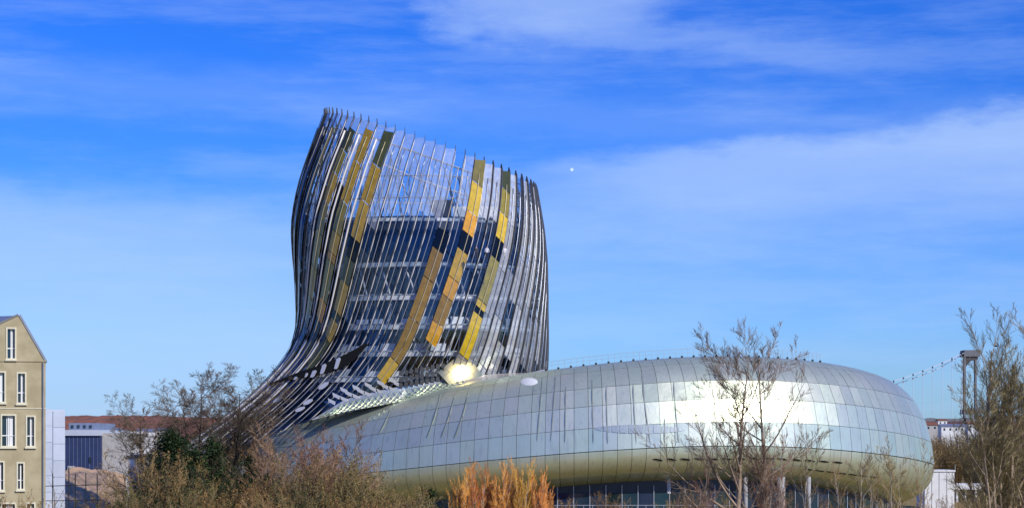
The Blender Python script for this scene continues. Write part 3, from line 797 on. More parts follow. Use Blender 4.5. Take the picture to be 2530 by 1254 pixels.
for (x0, x1, y0, y1) in wins:
    fr = MB(); t = .10
    a0, a1, b0, b1 = hx(x0), hx(x1), hz(y1), hz(y0)
    for (p, q, r_, s_) in ((a0, a0 + t, b0, b1), (a1 - t, a1, b0, b1), (a0 + t, a1 - t, b0, b0 + t), (a0 + t, a1 - t, b1 - t, b1)): fr.box(p, q, HY - .05, HY + .28, r_, s_)
    wo = hpart(fr, 'window', M['cream'])
    hpart(MB().box(a0 - .05, a1 + .05, HY - .14, HY - .051, b0 - .08, b0 + .03), 'sill', M['cream'], wo)
    i0, i1, j0, j1 = a0 + t, a1 - t, b0 + t, b1 - t; xm = (i0 + i1) / 2; zm_ = j0 + (j1 - j0) * .34
    hpart(MB().box(i0, i1, HY + .22, HY + .25, j0, j1), 'pane', M['pane'], wo)
    hpart(MB().box(xm - .04, xm + .04, HY + .15, HY + .218, j0, j1), 'sash', M['sash'], wo)
    hpart(MB().box(i0, i1, HY + .16, HY + .217, zm_ - .035, zm_ + .035), 'sash', M['sash'], wo)
    hpart(MB().box(xm + .06, i1 - .12, HY + .195, HY + .216, j0, j1 - .02), 'curtain', M['curtain'], wo)
    if x1 - x0 > 30: hpart(MB().box(i0 + .28, xm - .08, HY + .195, HY + .216, j0, j1 - .02), 'curtain', M['curtain'], wo)

# ------------------------------------------------------------------ buildings further off
def bthing(name, label, cat, px, Y, group=None): return thing(name, label, cat, (X(px, Y), Y, 0), group)
def bpart(root, mb, name, mat, par=None, smooth=False):
    L = root.location; me = mesh(name, [(v[0] - L.x, v[1] - L.y, v[2] - L.z) for v in mb.V], mb.F, mat, smooth); return obj(name, me, par or root)
M['whiteclad'] = pmat('pale_cladding', (.60, .66, .74), .45, .2, var=.08, vscale=1, objvar=.06)
M['navy'] = pmat('navy_cladding', (.035, .055, .15), .5, .2, var=.25, vscale=.6)
M['bluegrey'] = pmat('blue_grey_cladding', (.20, .25, .36), .5, var=.2, vscale=.5)
M['concrete'] = pmat('concrete', (.48, .47, .45), .9, var=.2, vscale=1)
M['whitepaint'] = pmat('white_paint', (.78, .79, .78), .7, var=.12, vscale=.8)
M['sand'] = pmat('sandy_soil', (.55, .36, .22), .95, vscale=.4, col2=(.42, .28, .15), bump=.4, bscale=3)
b1 = bthing('office_block', 'pale blue panel-clad block just behind the ochre house', 'building', 120, 175)
Yb = 175
bpart(b1, MB().box(X(30, Yb), X(159, Yb), Yb + .1, Yb + 16, 0, Z(1011, Yb)), 'wall', M['whiteclad'])
for i in range(9):
    for (u0, u1, yo) in ((84, 129, 0), (131, 159.5, 4)):
        z1 = Z(1010 + yo, Yb) - i * 1.55; z0 = z1 - 1.52
        if z0 > 0: bpart(b1, MB().box(X(u0, Yb), X(u1, Yb), Yb, Yb + .099, z0, z1), 'cladding_panel', M['whiteclad'])
bpart(b1, MB().tube([P(113, 1010, 178), P(113, 1004, 178), P(116, 1003, 178)], .25, 8), 'roof_vent', M['concrete'])
b1.rotation_euler = (0, 0, R(15))
b2 = bthing('warehouse', 'dark navy warehouse with a blue-grey upper storey', 'warehouse', 205, 330); Yb = 330
bpart(b2, MB().box(X(158, Yb), X(249, Yb), Yb, Yb + 25, 0, Z(1075, Yb)), 'wall', M['navy'])
bpart(b2, MB().box(X(158, Yb), X(250, Yb), Yb - .4, Yb + 25.2, Z(1075, Yb), Z(1061, Yb)), 'parapet', M['whiteclad'])
bpart(b2, MB().box(X(170, Yb + 6), X(238, Yb + 6), Yb + 6, Yb + 22, Z(1062, Yb), Z(1044, Yb + 6)), 'roof_storey', M['bluegrey'])
bpart(b2, MB().box(X(220, Yb), X(226, Yb), Yb - .15, Yb - .01, Z(1142, Yb), Z(1128, Yb)), 'window', M['pane'])
for q in range(9): bpart(b2, MB().box(X(161 + q * 10, Yb), X(161.6 + q * 10, Yb), Yb - .08, Yb - .005, .2, Z(1077, Yb)), 'cladding_seam', M['bluegrey'])
for q in range(4): bpart(b2, MB().box(X(176 + q * 15, Yb + 6), X(182 + q * 15, Yb + 6), Yb + 5.85, Yb + 5.99, Z(1056, Yb + 6), Z(1049, Yb + 6)), 'window', M['pane'])
bpart(b2, MB().box(X(168, Yb), X(186, Yb), Yb - .3, Yb - .09, 0, Z(1150, Yb)), 'door', M['concrete'])
bpart(b2, MB().box(X(249.5, Yb), X(268, Yb), Yb + 1, Yb + 20, 0, Z(1068, Yb)), 'stair_tower', M['concrete'])
b3 = bthing('frame_building', 'white concrete frame building with open bays beyond the warehouse', 'building', 300, 420); Yb = 420
for c_ in range(5):
    u = 262 + c_ * 17; bpart(b3, MB().box(X(u, Yb), X(u + 5, Yb), Yb, Yb + 1, 0, Z(1064, Yb)), 'pillar', M['whitepaint'])
for r_, yy in enumerate((1064, 1088, 1112, 1136)):
    bpart(b3, MB().box(X(258, Yb), X(336 - 6 * (r_ > 0), Yb), Yb - .2, Yb + 12, Z(yy + 5, Yb), Z(yy, Yb)), 'floor_slab', M['whitepaint'])
bpart(b3, MB().box(X(262, Yb), X(330, Yb), Yb + 6, Yb + 12, 0, Z(1070, Yb)), 'wall', M['concrete'])
b4 = bthing('shed', 'low white-walled shed beside the dark evergreen tree', 'shed', 345, 270); Yb = 270
bpart(b4, MB().box(X(311, Yb), X(420, Yb), Yb, Yb + 8, 0, Z(1128, Yb)), 'wall', M['whitepaint'])
bpart(b4, MB().box(X(308, Yb), X(424, Yb), Yb - .4, Yb + 8.4, Z(1128, Yb), Z(1122, Yb)), 'roof', M['concrete'])
for c_ in range(3): bpart(b4, MB().box(X(309.5 + c_ * 36, Yb), X(312 + c_ * 36, Yb), Yb - .12, Yb - .01, 0, Z(1128, Yb)), 'downpipe', M['concrete'])
mnd = MB(); rs = np.random.RandomState(2); G = []
for j in range(10):
    gr = []
    for i in range(24):
        u = i / 23; v = j / 9; px = 120 + 170 * u
        h = (Z(1152 + 22 * u, 300)) * math.sin(min(1, v * 1.6) * math.pi / 2) * min(1, (1 - u) * 6, .3 + u * 5) * (1 - max(0, v - .7)) + rs.randn() * .12
        gr.append(Vector((X(px, 300), 285 + 40 * v, max(-.2, h if j else -.2))))
    G.append(gr)
mnd.sheet(G); tag(mnd.build('soil_mound', M['sand'], smooth=True), kind='structure')
# fence and its posts in front of the mound
fence = bthing('wire_fence', 'dark post and rail fence in front of the bare sandy mound', 'fence', 180, 150); Yb = 150
for px in (100, 130, 170, 186, 212, 240):
    bpart(fence, MB().tube([Vector((X(px, Yb), Yb, 0)), Vector((X(px, Yb), Yb, Z(1152 if px in (170,) else 1168, Yb)))], .045, 5), 'post', M['dark'])
bpart(fence, MB().tube([P(92, 1200, Yb), P(250, 1196, Yb)], .03, 4), 'rail', M['dark'])
bpart(fence, MB().tube([P(92, 1236, Yb), P(250, 1234, Yb)], .03, 4), 'rail', M['dark'])
# right: white kiosk, low canopy, far houses
k1 = bthing('white_kiosk', 'plain white box kiosk at the right end of the ring', 'kiosk', 2325, 292); Yb = 292
bpart(k1, MB().box(X(2285, Yb), X(2358, Yb), Yb, Yb + 6, 0, Z(1164, Yb)), 'wall', M['whitepaint'])
bpart(k1, MB().box(X(2283, Yb), X(2360, Yb), Yb - .15, Yb + 6.1, Z(1164, Yb), Z(1160, Yb)), 'roof', M['whitepaint'])
for u in (2302, 2320, 2339): bpart(k1, MB().box(X(u, Yb), X(u + 1.2, Yb), Yb - .05, Yb - .005, .1, Z(1166, Yb)), 'panel_joint', M['concrete'])
bpart(k1, MB().tube([P(2360, 1165, Yb), P(2360, 1147, Yb)], .05, 5), 'mast', M['concrete'])
k2 = bthing('canopy_shelter', 'long low white canopy on pillars beside the kiosk', 'shelter', 2420, 320); Yb = 320
bpart(k2, MB().box(X(2358, Yb), X(2480, Yb), Yb, Yb + 5, Z(1208, Yb), Z(1194, Yb)), 'roof', M['whitepaint'])
for u in (2364, 2385, 2410, 2432, 2455): bpart(k2, MB().box(X(u, Yb), X(u + 5, Yb), Yb + .4, Yb + .8, 0, Z(1208, Yb)), 'pillar', M['whitepaint'])
bpart(k2, MB().box(X(2358, Yb), X(2480, Yb), Yb + 4, Yb + 4.8, 0, Z(1209, Yb)), 'rear_wall', M['concrete'])
for i, (u0, u1, y0, y1, Yh, mt) in enumerate([(2286, 2318, 1042, 1066, 1500, 'concrete'), (2326, 2385, 1046, 1068, 1400, 'whitepaint'), (2392, 2418, 1040, 1060, 1450, 'whitepaint'), (2440, 2476, 1044, 1062, 1500, 'whitepaint'), (2318, 2340, 1034, 1048, 1900, 'whitepaint'), (262, 290, 1056, 1078, 900, 'whitepaint'), (300, 322, 1060, 1080, 820, 'concrete'), (335, 372, 1058, 1080, 960, 'whitepaint'), (228, 256, 1050, 1066, 1200, 'whitepaint'), (385, 412, 1056, 1074, 1000, 'whitepaint')]):
    h = bthing('hillside_house', 'small pale house below the wooded ridge by the bridge' if u0 > 1000 else 'small pale house below the red hillside behind the warehouse', 'house', (u0 + u1) / 2, Yh, 'houses below the ridge by the bridge' if u0 > 1000 else 'houses below the red hillside')
    a, b_ = X(u0, Yh), X(u1, Yh); zt2 = Z(y0, Yh); ez = zt2 - (zt2 - Z(y1, Yh)) * .3
    bpart(h, MB().box(a, b_, Yh, Yh + 12, 0, ez), 'wall', M[mt])
    rm = MB(); rm.V = [(a - .5, Yh - .6, ez), (b_ + .5, Yh - .6, ez), (b_ + .5, Yh + 12.6, ez), (a - .5, Yh + 12.6, ez), (a - .5, Yh + 6, zt2), (b_ + .5, Yh + 6, zt2)]
    rm.F = [(0, 1, 5, 4), (2, 3, 4, 5), (1, 2, 5), (3, 0, 4), (3, 2, 1, 0)]
    bpart(h, rm, 'roof', M['zinc'] if i % 2 else M['hill'])
    nw = max(2, int((b_ - a) / 4))
    for q in range(nw): bpart(h, MB().box(a + (q + .35) * (b_ - a) / nw, a + (q + .65) * (b_ - a) / nw, Yh - .1, Yh - .01, ez - 3, ez - 1.2), 'window', M['pane'])

# ------------------------------------------------------------------ suspension bridge
BY = 2000
M['pylon'] = pmat('pylon_concrete', (.17, .18, .20), .8, var=.15, vscale=.1)
M['pylond'] = pmat('pylon_dark', (.075, .07, .085), .8)
M['cable'] = pmat('cable', (.75, .80, .86), .5)
br = bthing('suspension_bridge', 'far suspension bridge pylon with twin cables behind the bare trees', 'bridge', 2400, BY)
for (u0, u1, dy) in ((2381.5, 2386.5, 0), (2417, 2421.5, 14)):
    bpart(br, MB().box(X(u0, BY), X(u1, BY), BY + dy, BY + dy + 5, 0, Z(868, BY)), 'pylon_leg', M['pylon'])
bpart(br, MB().box(X(2381.5, BY), X(2421.5, BY), BY - .5, BY + 19, Z(880, BY), Z(868, BY)), 'crossbeam', M['pylon'])
bpart(br, MB().prism([(X(2387, BY), Z(905, BY)), (X(2400, BY), Z(890, BY)), (X(2417, BY), Z(888, BY)), (X(2417, BY), Z(880.5, BY)), (X(2387, BY), Z(880.5, BY))], BY + 1, BY + 4), 'haunch', M['pylond'])
bpart(br, MB().box(X(2383, BY), X(2424, BY), BY - .2, BY + 19.2, Z(868, BY) + .05, Z(864, BY)), 'saddle_house', M['pylon'])
bpart(br, MB().box(X(2381.5, BY), X(2421.5, BY), BY + 2, BY + 17, Z(1022, BY), Z(1010, BY)), 'crossbeam', M['pylon'])
for w_, (yo, xo) in enumerate(((0, 0), (9, 6))):
    pts = []
    for k in range(25):
        s = k / 24; px = 2388 - (2388 - 2100) * s; py = 868 + 100 * (s * .55 + .45 * (1 - (1 - s) ** 2)) + yo * min(1, s * 4)
        pts.append(P(px, py, BY + w_ * 6))
    bpart(br, MB().tube(pts, .38, 5), 'main_cable', M['cable'])
    for k in range(1, 24, 2):
        p = pts[k]; bpart(br, MB().tube([p, Vector((p.x, p.y, Z(1032, BY)))], .22, 4), 'hanger', M['cable'])
        bpart(br, MB().box(p.x - .6, p.x + .6, p.y - .7, p.y + .7, p.z - .9, p.z + .9), 'cable_clamp', M['dark'])
bpart(br, MB().box(X(2040, BY), X(2700, BY), BY, BY + 18, Z(1040, BY), Z(1033, BY)), 'deck', M['pylon'])

# ------------------------------------------------------------------ bird and moon
M['birdm'] = pmat('dark_feathers', (.02, .02, .02), .8)
bd = MB(); q0 = P(2461, 855, 200)
bird = thing('bird', 'small dark bird flying beside the bare tree tops', 'bird', q0)
body = MB().tube([Vector((-.28, 0, .0)), Vector((-.12, 0, .02)), Vector((.08, 0, .03)), Vector((.2, 0, .05)), Vector((.3, 0, .04))], [.02, .07, .08, .05, .015], 8)
obj('body', mesh('body', body.V, body.F, M['birdm'], True), bird)
for s in (-1, 1):
    wv = [(.1, 0, .06), (-.1, 0, .05), (-.16, s * .3, .16), (.06, s * .3, .18), (-.2, s * .62, .12), (-.12, s * .64, .13)]
    wm = MB(); wm.V = wv + [(a, b_, c_ - .015) for a, b_, c_ in wv]
    wm.F = [(0, 1, 2, 3), (3, 2, 4, 5), (9, 8, 7, 6), (11, 10, 8, 9), (0, 3, 9, 6), (3, 5, 11, 9), (5, 4, 10, 11), (4, 2, 8, 10), (2, 1, 7, 8), (1, 0, 6, 7)]
    obj('wing', mesh('wing', wm.V, wm.F, M['birdm']), bird)
bird.rotation_euler = (R(10), 0, R(20))
M['moonm'] = pmat('moon_surface', (.34, .30, .22), 1, var=.25, vscale=.004)
_t = M['moonm'].node_tree; _b = NB(_t); _ad = _b.n('ShaderNodeAddShader'); _tr = _b.n('ShaderNodeBsdfTransparent')
_b.l(_t.nodes['Principled BSDF'].outputs[0], _ad.inputs[0]); _b.l(_tr.outputs[0], _ad.inputs[1]); _b.l(_ad.outputs[0], _t.nodes['Material Output'].inputs[0])
mn = MB(); DM = 30000; q0 = P(1413, 419, DM); rr = 26
for i in range(17):
    for j in range(32):
        a, b_ = math.pi * i / 16, 2 * math.pi * j / 32; mn.V.append((rr * math.sin(a) * math.cos(b_), rr * math.sin(a) * math.sin(b_), rr * math.cos(a)))
for i in range(16):
    for j in range(32): mn.F.append((i * 32 + j, (i + 1) * 32 + j, (i + 1) * 32 + (j + 1) % 32, i * 32 + (j + 1) % 32))
mo = mn.build('moon', M['moonm'], smooth=True, loc=q0); tag(mo, 'small pale daytime moon in the blue sky beside the tower', 'moon')

# ------------------------------------------------------------------ trees
def rv(rnd):
    while True:
        v = Vector((rnd.uniform(-1, 1), rnd.uniform(-1, 1), rnd.uniform(-1, 1)))
        if .05 < v.length < 1: return v.normalized()
def fast_tube(V, Fc, pts, rads, sides):
    n0 = len(V); m = len(pts)
    for i in range(m):
        d = pts[min(i + 1, m - 1)] - pts[max(i - 1, 0)]
        u = d.cross(Vector((.31, .87, .38))); L = u.length
        u = u / L if L > 1e-6 else Vector((1, 0, 0)); v = d.cross(u)
        L = v.length; v = v / L if L > 1e-6 else Vector((0, 1, 0))
        p = pts[i]; r = rads[i]
        if i == m - 1 and sides == 3: V.append((p.x, p.y, p.z)); break
        for k in range(sides):
            a = 6.2832 * k / sides; c, s = r * math.cos(a), r * math.sin(a)
            V.append((p.x + u.x * c + v.x * s, p.y + u.y * c + v.y * s, p.z + u.z * c + v.z * s))
    for i in range(m - 1):
        if i == m - 2 and sides == 3:
            t = n0 + (m - 1) * sides
            for k in range(3): Fc.append((n0 + i * 3 + k, n0 + i * 3 + (k + 1) % 3, t))
        else:
            for k in range(sides):
                a = n0 + i * sides + k; b = n0 + i * sides + (k + 1) % sides; Fc.append((a, b, b + sides, a + sides))
class Tree:
    # levels: list of dicts n, ang, ratio, seg, wob, up, start
    def __init__(s, seed, H, r0, levels, stems=1, fan=0.1, lean=(0, 0), tipr=.012, bias=None):
        s.rnd = random.Random(seed); s.lv = levels; s.tipr = tipr; s.bias = bias
        s.TV, s.TF, s.CV, s.CF, s.tips = [], [], [], [], []
        for k in range(stems):
            a = s.rnd.uniform(0, 6.28); f = fan * (s.rnd.random() ** .6 if stems > 1 else 1)
            d = Vector((math.cos(a) * f + lean[0], math.sin(a) * f + lean[1], 1)).normalized()
            st = Vector((math.cos(a), math.sin(a), 0)) * (r0 * 1.2 if stems > 1 else 0) * s.rnd.random() * 3 * (stems > 1)
            h = H * (1 if k == 0 else s.rnd.uniform(.62, .98))
            s.grow(st, d, h, r0 * (1 if k == 0 else s.rnd.uniform(.5, .9)), 0)
    def grow(s, p, d, L, r, lev):
        c = s.lv[lev]; seg = c['seg']; rnd = s.rnd; last = lev == len(s.lv) - 1
        pts = [p.copy()]; rads = [r]; q = p.copy(); dd = d.copy()
        tip = max(s.tipr * .5, r * .12)
        for i in range(seg):
            dd = (dd + rv(rnd) * c['wob'] + Vector((0, 0, c['up']))).normalized()
            q = q + dd * (L / seg); pts.append(q.copy()); rads.append(r + (tip - r) * ((i + 1) / seg) ** .8)
        if lev <= 1: fast_tube(s.TV, s.TF, pts, rads, 6 if lev == 0 else 4)
        else: fast_tube(s.CV, s.CF, pts, rads, 3)
        if last: s.tips.append(pts[-1]); return
        nx = s.lv[lev + 1]; n = nx['n']
        for k in range(n):
            f = nx['start'] + (1 - nx['start']) * ((k + rnd.random()) / n)
            x = f * seg; i = min(seg - 1, int(x)); b = pts[i].lerp(pts[i + 1], x - i); ax = (pts[i + 1] - pts[i]).normalized()
            an = R(nx['ang'] * rnd.uniform(.65, 1.3)); pv = ax.cross(rv(rnd))
            if pv.length < .05: continue
            pv.normalize(); cd = ax * math.cos(an) + pv * math.sin(an)
            if s.bias and lev == 0: cd = (cd + Vector(s.bias) * .5).normalized()
            rr_ = rads[i] * nx.get('rr', .55)
            ln = L * nx['ratio'] * rnd.uniform(.6, 1.15) * (1 - nx.get('tap', .55) * f)
            s.grow(b, cd, ln, max(s.tipr, min(rr_, rads[min(i + 1, seg)] * 1.0 + .004)), lev + 1)
def leaves(V, Fc, c, n, rad, size, rnd, flat=1.0, shell=.3):
    for _ in range(n):
        d = rv(rnd); p = Vector(c) + Vector((d.x * rad, d.y * rad, d.z * rad * flat)) * (shell + (1 - shell) * rnd.random() ** .5)
        a = rv(rnd) * size * rnd.uniform(.6, 1.3); b = a.cross(rv(rnd)); 
        if b.length < 1e-4: continue
        b = b.normalized() * a.length * .6; k = len(V)
        V += [tuple(p - a), tuple(p + b), tuple(p + a), tuple(p - b)]; Fc.append((k, k + 1, k + 2, k + 3))
def bark(name, c1, c2, rough=.9): return pmat(name, c1, rough, 0, .2, vscale=1.5, col2=c2, objvar=.18)
M['bark_grey'] = bark('grey_bark', (.40, .32, .22), (.22, .17, .115))
M['bark_pale'] = bark('pale_birch_bark', (.62, .56, .46), (.30, .25, .19))
M['bark_dark'] = bark('dark_bark', (.09, .07, .05), (.05, .04, .03))
M['twig_grey'] = bark('grey_brown_twigs', (.30, .23, .16), (.20, .15, .10))
M['twig_olive'] = bark('olive_twigs', (.34, .27, .14), (.22, .165, .08))
M['twig_brown'] = bark('brown_twigs', (.30, .19, .085), (.17, .105, .045))
M['twig_pink'] = bark('pinkish_twigs', (.42, .25, .16), (.27, .16, .09))
M['twig_tan'] = bark('tan_twigs', (.36, .255, .12), (.20, .14, .06))
M['twig_orange'] = bark('orange_twigs', (.86, .46, .11), (.68, .31, .05))
M['leaf_dry'] = bark('dry_leaves', (.34, .22, .075), (.20, .13, .04))
M['leaf_olive'] = bark('olive_leaves', (.16, .15, .04), (.09, .09, .025))
M['leaf_green'] = bark('evergreen_leaves', (.030, .055, .014), (.010, .022, .006), .6)
M['twig_dark'] = bark('dark_brown_twigs', (.17, .125, .08), (.10, .075, .05))
def lv(n, ang, ratio, seg, wob, up, start, **k): return dict(n=n, ang=ang, ratio=ratio, seg=seg, wob=wob, up=up, start=start, **k)
POP = [lv(1, 0, 1, 10, .05, .05, 0), lv(17, 50, .62, 7, .09, .075, .16, tap=.55, rr=.6), lv(10, 40, .46, 4, .12, .09, .28, rr=.6), lv(8, 32, .6, 3, .14, .12, .2, rr=.6), lv(5, 28, .9, 1, .2, .14, .1)]
VASE = [lv(1, 0, 1, 9, .05, .06, 0), lv(15, 32, .42, 6, .09, .09, .3, tap=.5, rr=.6), lv(10, 32, .46, 4, .12, .10, .2, rr=.65), lv(8, 30, .6, 3, .16, .1, .15, rr=.7), lv(4, 28, .9, 1, .2, .12, .1)]
ROUND = [lv(1, 0, 1, 8, .06, .04, 0), lv(24, 56, .50, 6, .16, .06, .25, tap=.45, rr=.6), lv(11, 48, .46, 4, .2, .05, .2, rr=.65), lv(9, 42, .7, 3, .2, .04, .15, rr=.7), lv(5, 34, .9, 1, .2, .04, .1)]
BIRCH = [lv(1, 0, 1, 9, .045, .04, 0), lv(16, 32, .36, 5, .09, .08, .35, tap=.4, rr=.4), lv(8, 30, .42, 3, .14, .1, .2, rr=.6), lv(9, 30, .8, 1, .2, .12, .1)]
BUSH = [lv(1, 0, 1, 6, .10, .04, 0), lv(9, 32, .42, 4, .14, .07, .15, tap=.5, rr=.55), lv(7, 34, .42, 2, .2, .08, .1, rr=.7), lv(7, 32, .8, 1, .25, .1, .05)]
FLAME = [lv(1, 0, 1, 6, .04, .06, 0), lv(15, 20, .36, 3, .07, .12, .06, tap=.55, rr=.5), lv(10, 20, .45, 2, .10, .14, .05, rr=.7), lv(7, 20, .85, 1, .12, .14, .05)]
def tree_meshes(nm, T, bm, tm):
    return (mesh(nm + '_trunk', T.TV, T.TF, bm, True), mesh(nm + '_crown', T.CV, T.CF, tm))
def plant(name, label, cat, px, Y, top, meshes, H, rz=0, group=None, sx=1.0, trunk='trunk', extra=()):
    o = thing(name, label, cat, (X(px, Y), Y, 0), group); s = Z(top, Y) / H; o.scale = (s * sx, s * sx, s); o.rotation_euler = (0, 0, R(rz))
    obj(trunk, meshes[0], o); obj('crown', meshes[1], o)
    for (nm, me) in extra: obj(nm, me, o)
    return o
def topz(T): return max(v[2] for v in T.CV)

# tall poplars before the ring
T = Tree(21, 20, .36, POP, bias=(-.25, 0, 0), tipr=.015); pop1 = tree_meshes('poplar', T, M['bark_grey'], M['twig_grey']); h1 = topz(T)
T = Tree(22, 20, .34, POP, bias=(.22, 0, 0), tipr=.015); pop2 = tree_meshes('poplar', T, M['bark_grey'], M['twig_grey']); h2 = topz(T)
plant('poplar_tree', 'tall bare tree with a straight grey trunk before the silver ring', 'tree', 1818, 150, 785, pop1, h1, 20, sx=1.05)
plant('poplar_tree', 'tall bare tree ringed by thin brown suckers before the silver ring', 'tree', 1896, 153, 780, pop2, h2, 75, sx=1.05)
T = Tree(23, 9, .06, BUSH, stems=12, fan=.22); suck = tree_meshes('sucker', T, M['bark_pale'], M['twig_pink']); hs_ = topz(T)
plant('sucker_thicket', 'thicket of thin pale stems at the foot of the tall bare tree', 'shrub', 1905, 151, 1040, suck, hs_, 0, trunk='stems', sx=.75)
# young birches
T = Tree(31, 11, .085, BIRCH, lean=(.06, 0)); bi1 = tree_meshes('birch', T, M['bark_pale'], M['twig_tan']); hb1 = topz(T)
T = Tree(32, 11, .08, BIRCH, lean=(-.02, 0)); bi2 = tree_meshes('birch', T, M['bark_pale'], M['twig_tan']); hb2 = topz(T)
plant('young_birch', 'young pale-barked tree beside the tall bare trees, under the ring highlight', 'tree', 1972, 140, 1022, bi1, hb1, 0, sx=1.2)
for px, tp, rz, mm, hh, Yb in ((2118, 1095, 10, bi2, hb2, 158), (2166, 1112, 100, bi1, hb1, 161), (2207, 1072, 200, bi2, hb2, 155), (2262, 1078, 300, bi1, hb1, 159), (2080, 1135, 60, bi2, hb2, 163), (2240, 1120, 160, bi2, hb2, 164)):
    plant('young_birch', 'slender young pale-barked tree before the right end of the ring', 'tree', px, Yb, tp, mm, hh, rz, 'young trees before the right end of the ring', sx=1.25)
T = Tree(33, 9, .10, BIRCH, lean=(-.10, 0)); bi3 = tree_meshes('sapling', T, M['bark_pale'], M['twig_pink']); hb3 = topz(T)
plant('leaning_sapling', 'small leaning pale sapling with brushy twigs in front of the ground-floor glazing', 'tree', 1765, 148, 1150, bi3, hb3, 0, sx=1.2)
# vase-shaped trees at the right edge
T = Tree(41, 19, .32, VASE, stems=8, fan=.30, tipr=.011); va1 = tree_meshes('vase_tree', T, M['bark_grey'], M['twig_olive']); hv1 = topz(T)
T = Tree(42, 19, .32, VASE, stems=8, fan=.30, tipr=.011); va2 = tree_meshes('vase_tree', T, M['bark_grey'], M['twig_olive']); hv2 = topz(T)
plant('willow_tree', 'large bare many-stemmed tree in front of the bridge pylon', 'tree', 2458, 122, 738, va1, hv1, 10, sx=1.1)
plant('willow_tree', 'large bare many-stemmed tree at the end, beside the one before the pylon', 'tree', 2570, 128, 738, va2, hv2, 140, sx=1.1)
# rounder trees at the left, some with ivy
T = Tree(51, 17, .24, ROUND); ro1 = tree_meshes('bare_tree', T, M['bark_dark'], M['twig_dark']); hr1 = topz(T); trunk_pts = T
T = Tree(52, 17, .22, ROUND); ro2 = tree_meshes('bare_tree', T, M['bark_dark'], M['twig_dark']); hr2 = topz(T)
rnd = random.Random(3); iv = MB()
for k in range(34):
    z = 3.0 + k * .28; a = rnd.uniform(0, 6.28); rr_ = rnd.uniform(.1, .7) * (1.2 - k / 60)
    leaves(iv.V, iv.F, (math.cos(a) * rr_, math.sin(a) * rr_, z), 60, rnd.uniform(.35, .7), .11, rnd)
ivy = mesh('ivy', iv.V, iv.F, M['leaf_green'])
plant('bare_tree', 'bare round-crowned tree with dark ivy climbing its trunk, left of the tower foot', 'tree', 458, 168, 885, ro1, hr1, 0, sx=1.4, extra=(('ivy', ivy),))
plant('bare_tree', 'bare round-crowned tree without ivy, next to the ivy-clad one', 'tree', 545, 172, 895, ro2, hr2, 40, sx=1.4)
plant('bare_tree', 'dense brown-twigged bare tree between the ivy-clad tree and the tower', 'tree', 505, 180, 930, ro1, hr1, 75, sx=1.3)
plant('bare_tree', 'bare twiggy tree overlapping the foot of the glass tower', 'tree', 628, 176, 935, ro1, hr1, 130, sx=1.0)
plant('bare_tree', 'low bare spreading tree in front of the red hillside', 'tree', 378, 178, 960, ro2, hr2, 220, sx=1.1)
# evergreens
def evergreen(seed, H, wid, n):
    rnd = random.Random(seed); Lm = MB(); Tm = MB()
    for k in range(n):
        f = rnd.random(); z = H * (.22 + .75 * f); rad = wid * (math.sin(min(1, (1 - f) * 1.25) * 1.57)) * rnd.uniform(.3, 1)
        a = rnd.uniform(0, 6.28); c = Vector((math.cos(a) * rad, math.sin(a) * rad, z)); leaves(Lm.V, Lm.F, c, 70, rnd.uniform(.35, 1.15), .10, rnd, .8)
        Tm.tube([Vector((0, 0, z * .6)), c], [.05, .015], 3, False)
    Tm.tube([Vector((0, 0, 0)), Vector((0, 0, H * .85))], [.16, .04], 6, False)
    return mesh('evergreen_trunk', Tm.V, Tm.F, M['bark_dark']), mesh('evergreen_crown', Lm.V, Lm.F, M['leaf_green'])
ev = evergreen(6, 10, 3.4, 150); ev2 = evergreen(8, 8, 2.6, 80)
plant('evergreen_tree', 'dense dark evergreen beside the low white shed', 'tree', 422, 160, 1062, ev, 10, 0, sx=1.0)
plant('evergreen_tree', 'smaller dark evergreen among bare trunks right of the dense one', 'tree', 528, 166, 1082, ev2, 8, 50, sx=.72)
plant('evergreen_bush', 'rounded dark green bush beside the orange willows', 'bush', 1058, 172, 1204, ev2, 8, 120, sx=1.05)
plant('evergreen_tree', 'low broad dark evergreen between the two taller ones', 'tree', 475, 163, 1105, ev2, 8, 200, sx=1.25)
plant('evergreen_tree', 'ragged dark evergreen at the foot of the glass tower', 'tree', 622, 170, 1120, ev2, 8, 290, sx=.8)
# twiggy scrub
def scrub(seed, H, stems, fan, bm, tm, nleaf, lm, lv_=BUSH, r=.05):
    T = Tree(seed, H, r, lv_, stems=stems, fan=fan, tipr=.011); rnd = random.Random(seed); Lm = MB()
    for _ in range(nleaf):
        t = T.tips[rnd.randrange(len(T.tips))]; leaves(Lm.V, Lm.F, t, 1, .15, .07, rnd)
    me = tree_meshes('scrub', T, bm, tm)
    return me, topz(T), (mesh('scrub_leaves', Lm.V, Lm.F, lm) if nleaf else None)
S_br = [scrub(60 + i, 8, 16, .42, M['twig_brown'], M['twig_brown'], 2600, M['leaf_dry']) for i in range(2)]
S_tan = [scrub(70 + i, 8, 16, .40, M['twig_tan'], M['twig_tan'], 1500, M['leaf_dry']) for i in range(2)]
S_ol = [scrub(80 + i, 8, 16, .42, M['twig_olive'], M['twig_olive'], 3600, M['leaf_olive']) for i in range(2)]
S_dk = [scrub(85 + i, 8, 14, .42, M['bark_dark'], M['twig_dark'], 9000, M['leaf_green']) for i in range(2)]
S_pk = [scrub(90 + i, 9, 20, .34, M['twig_pink'], M['twig_pink'], 0, M['leaf_dry']) for i in range(2)]
S_or = [scrub(95 + i, 8, 9, .17, M['bark_pale'], M['twig_orange'], 0, None, FLAME, .06) for i in range(3)]
def sh(kind, i, name, label, px, Y, top, rz, group, sx=1.0):
    me, h, lf = kind[i % len(kind)]
    return plant(name, label, 'shrub', px, Y, top, me, h, rz, group, sx, 'stems', (('leaves', lf),) if lf else ())
rnd = random.Random(12)
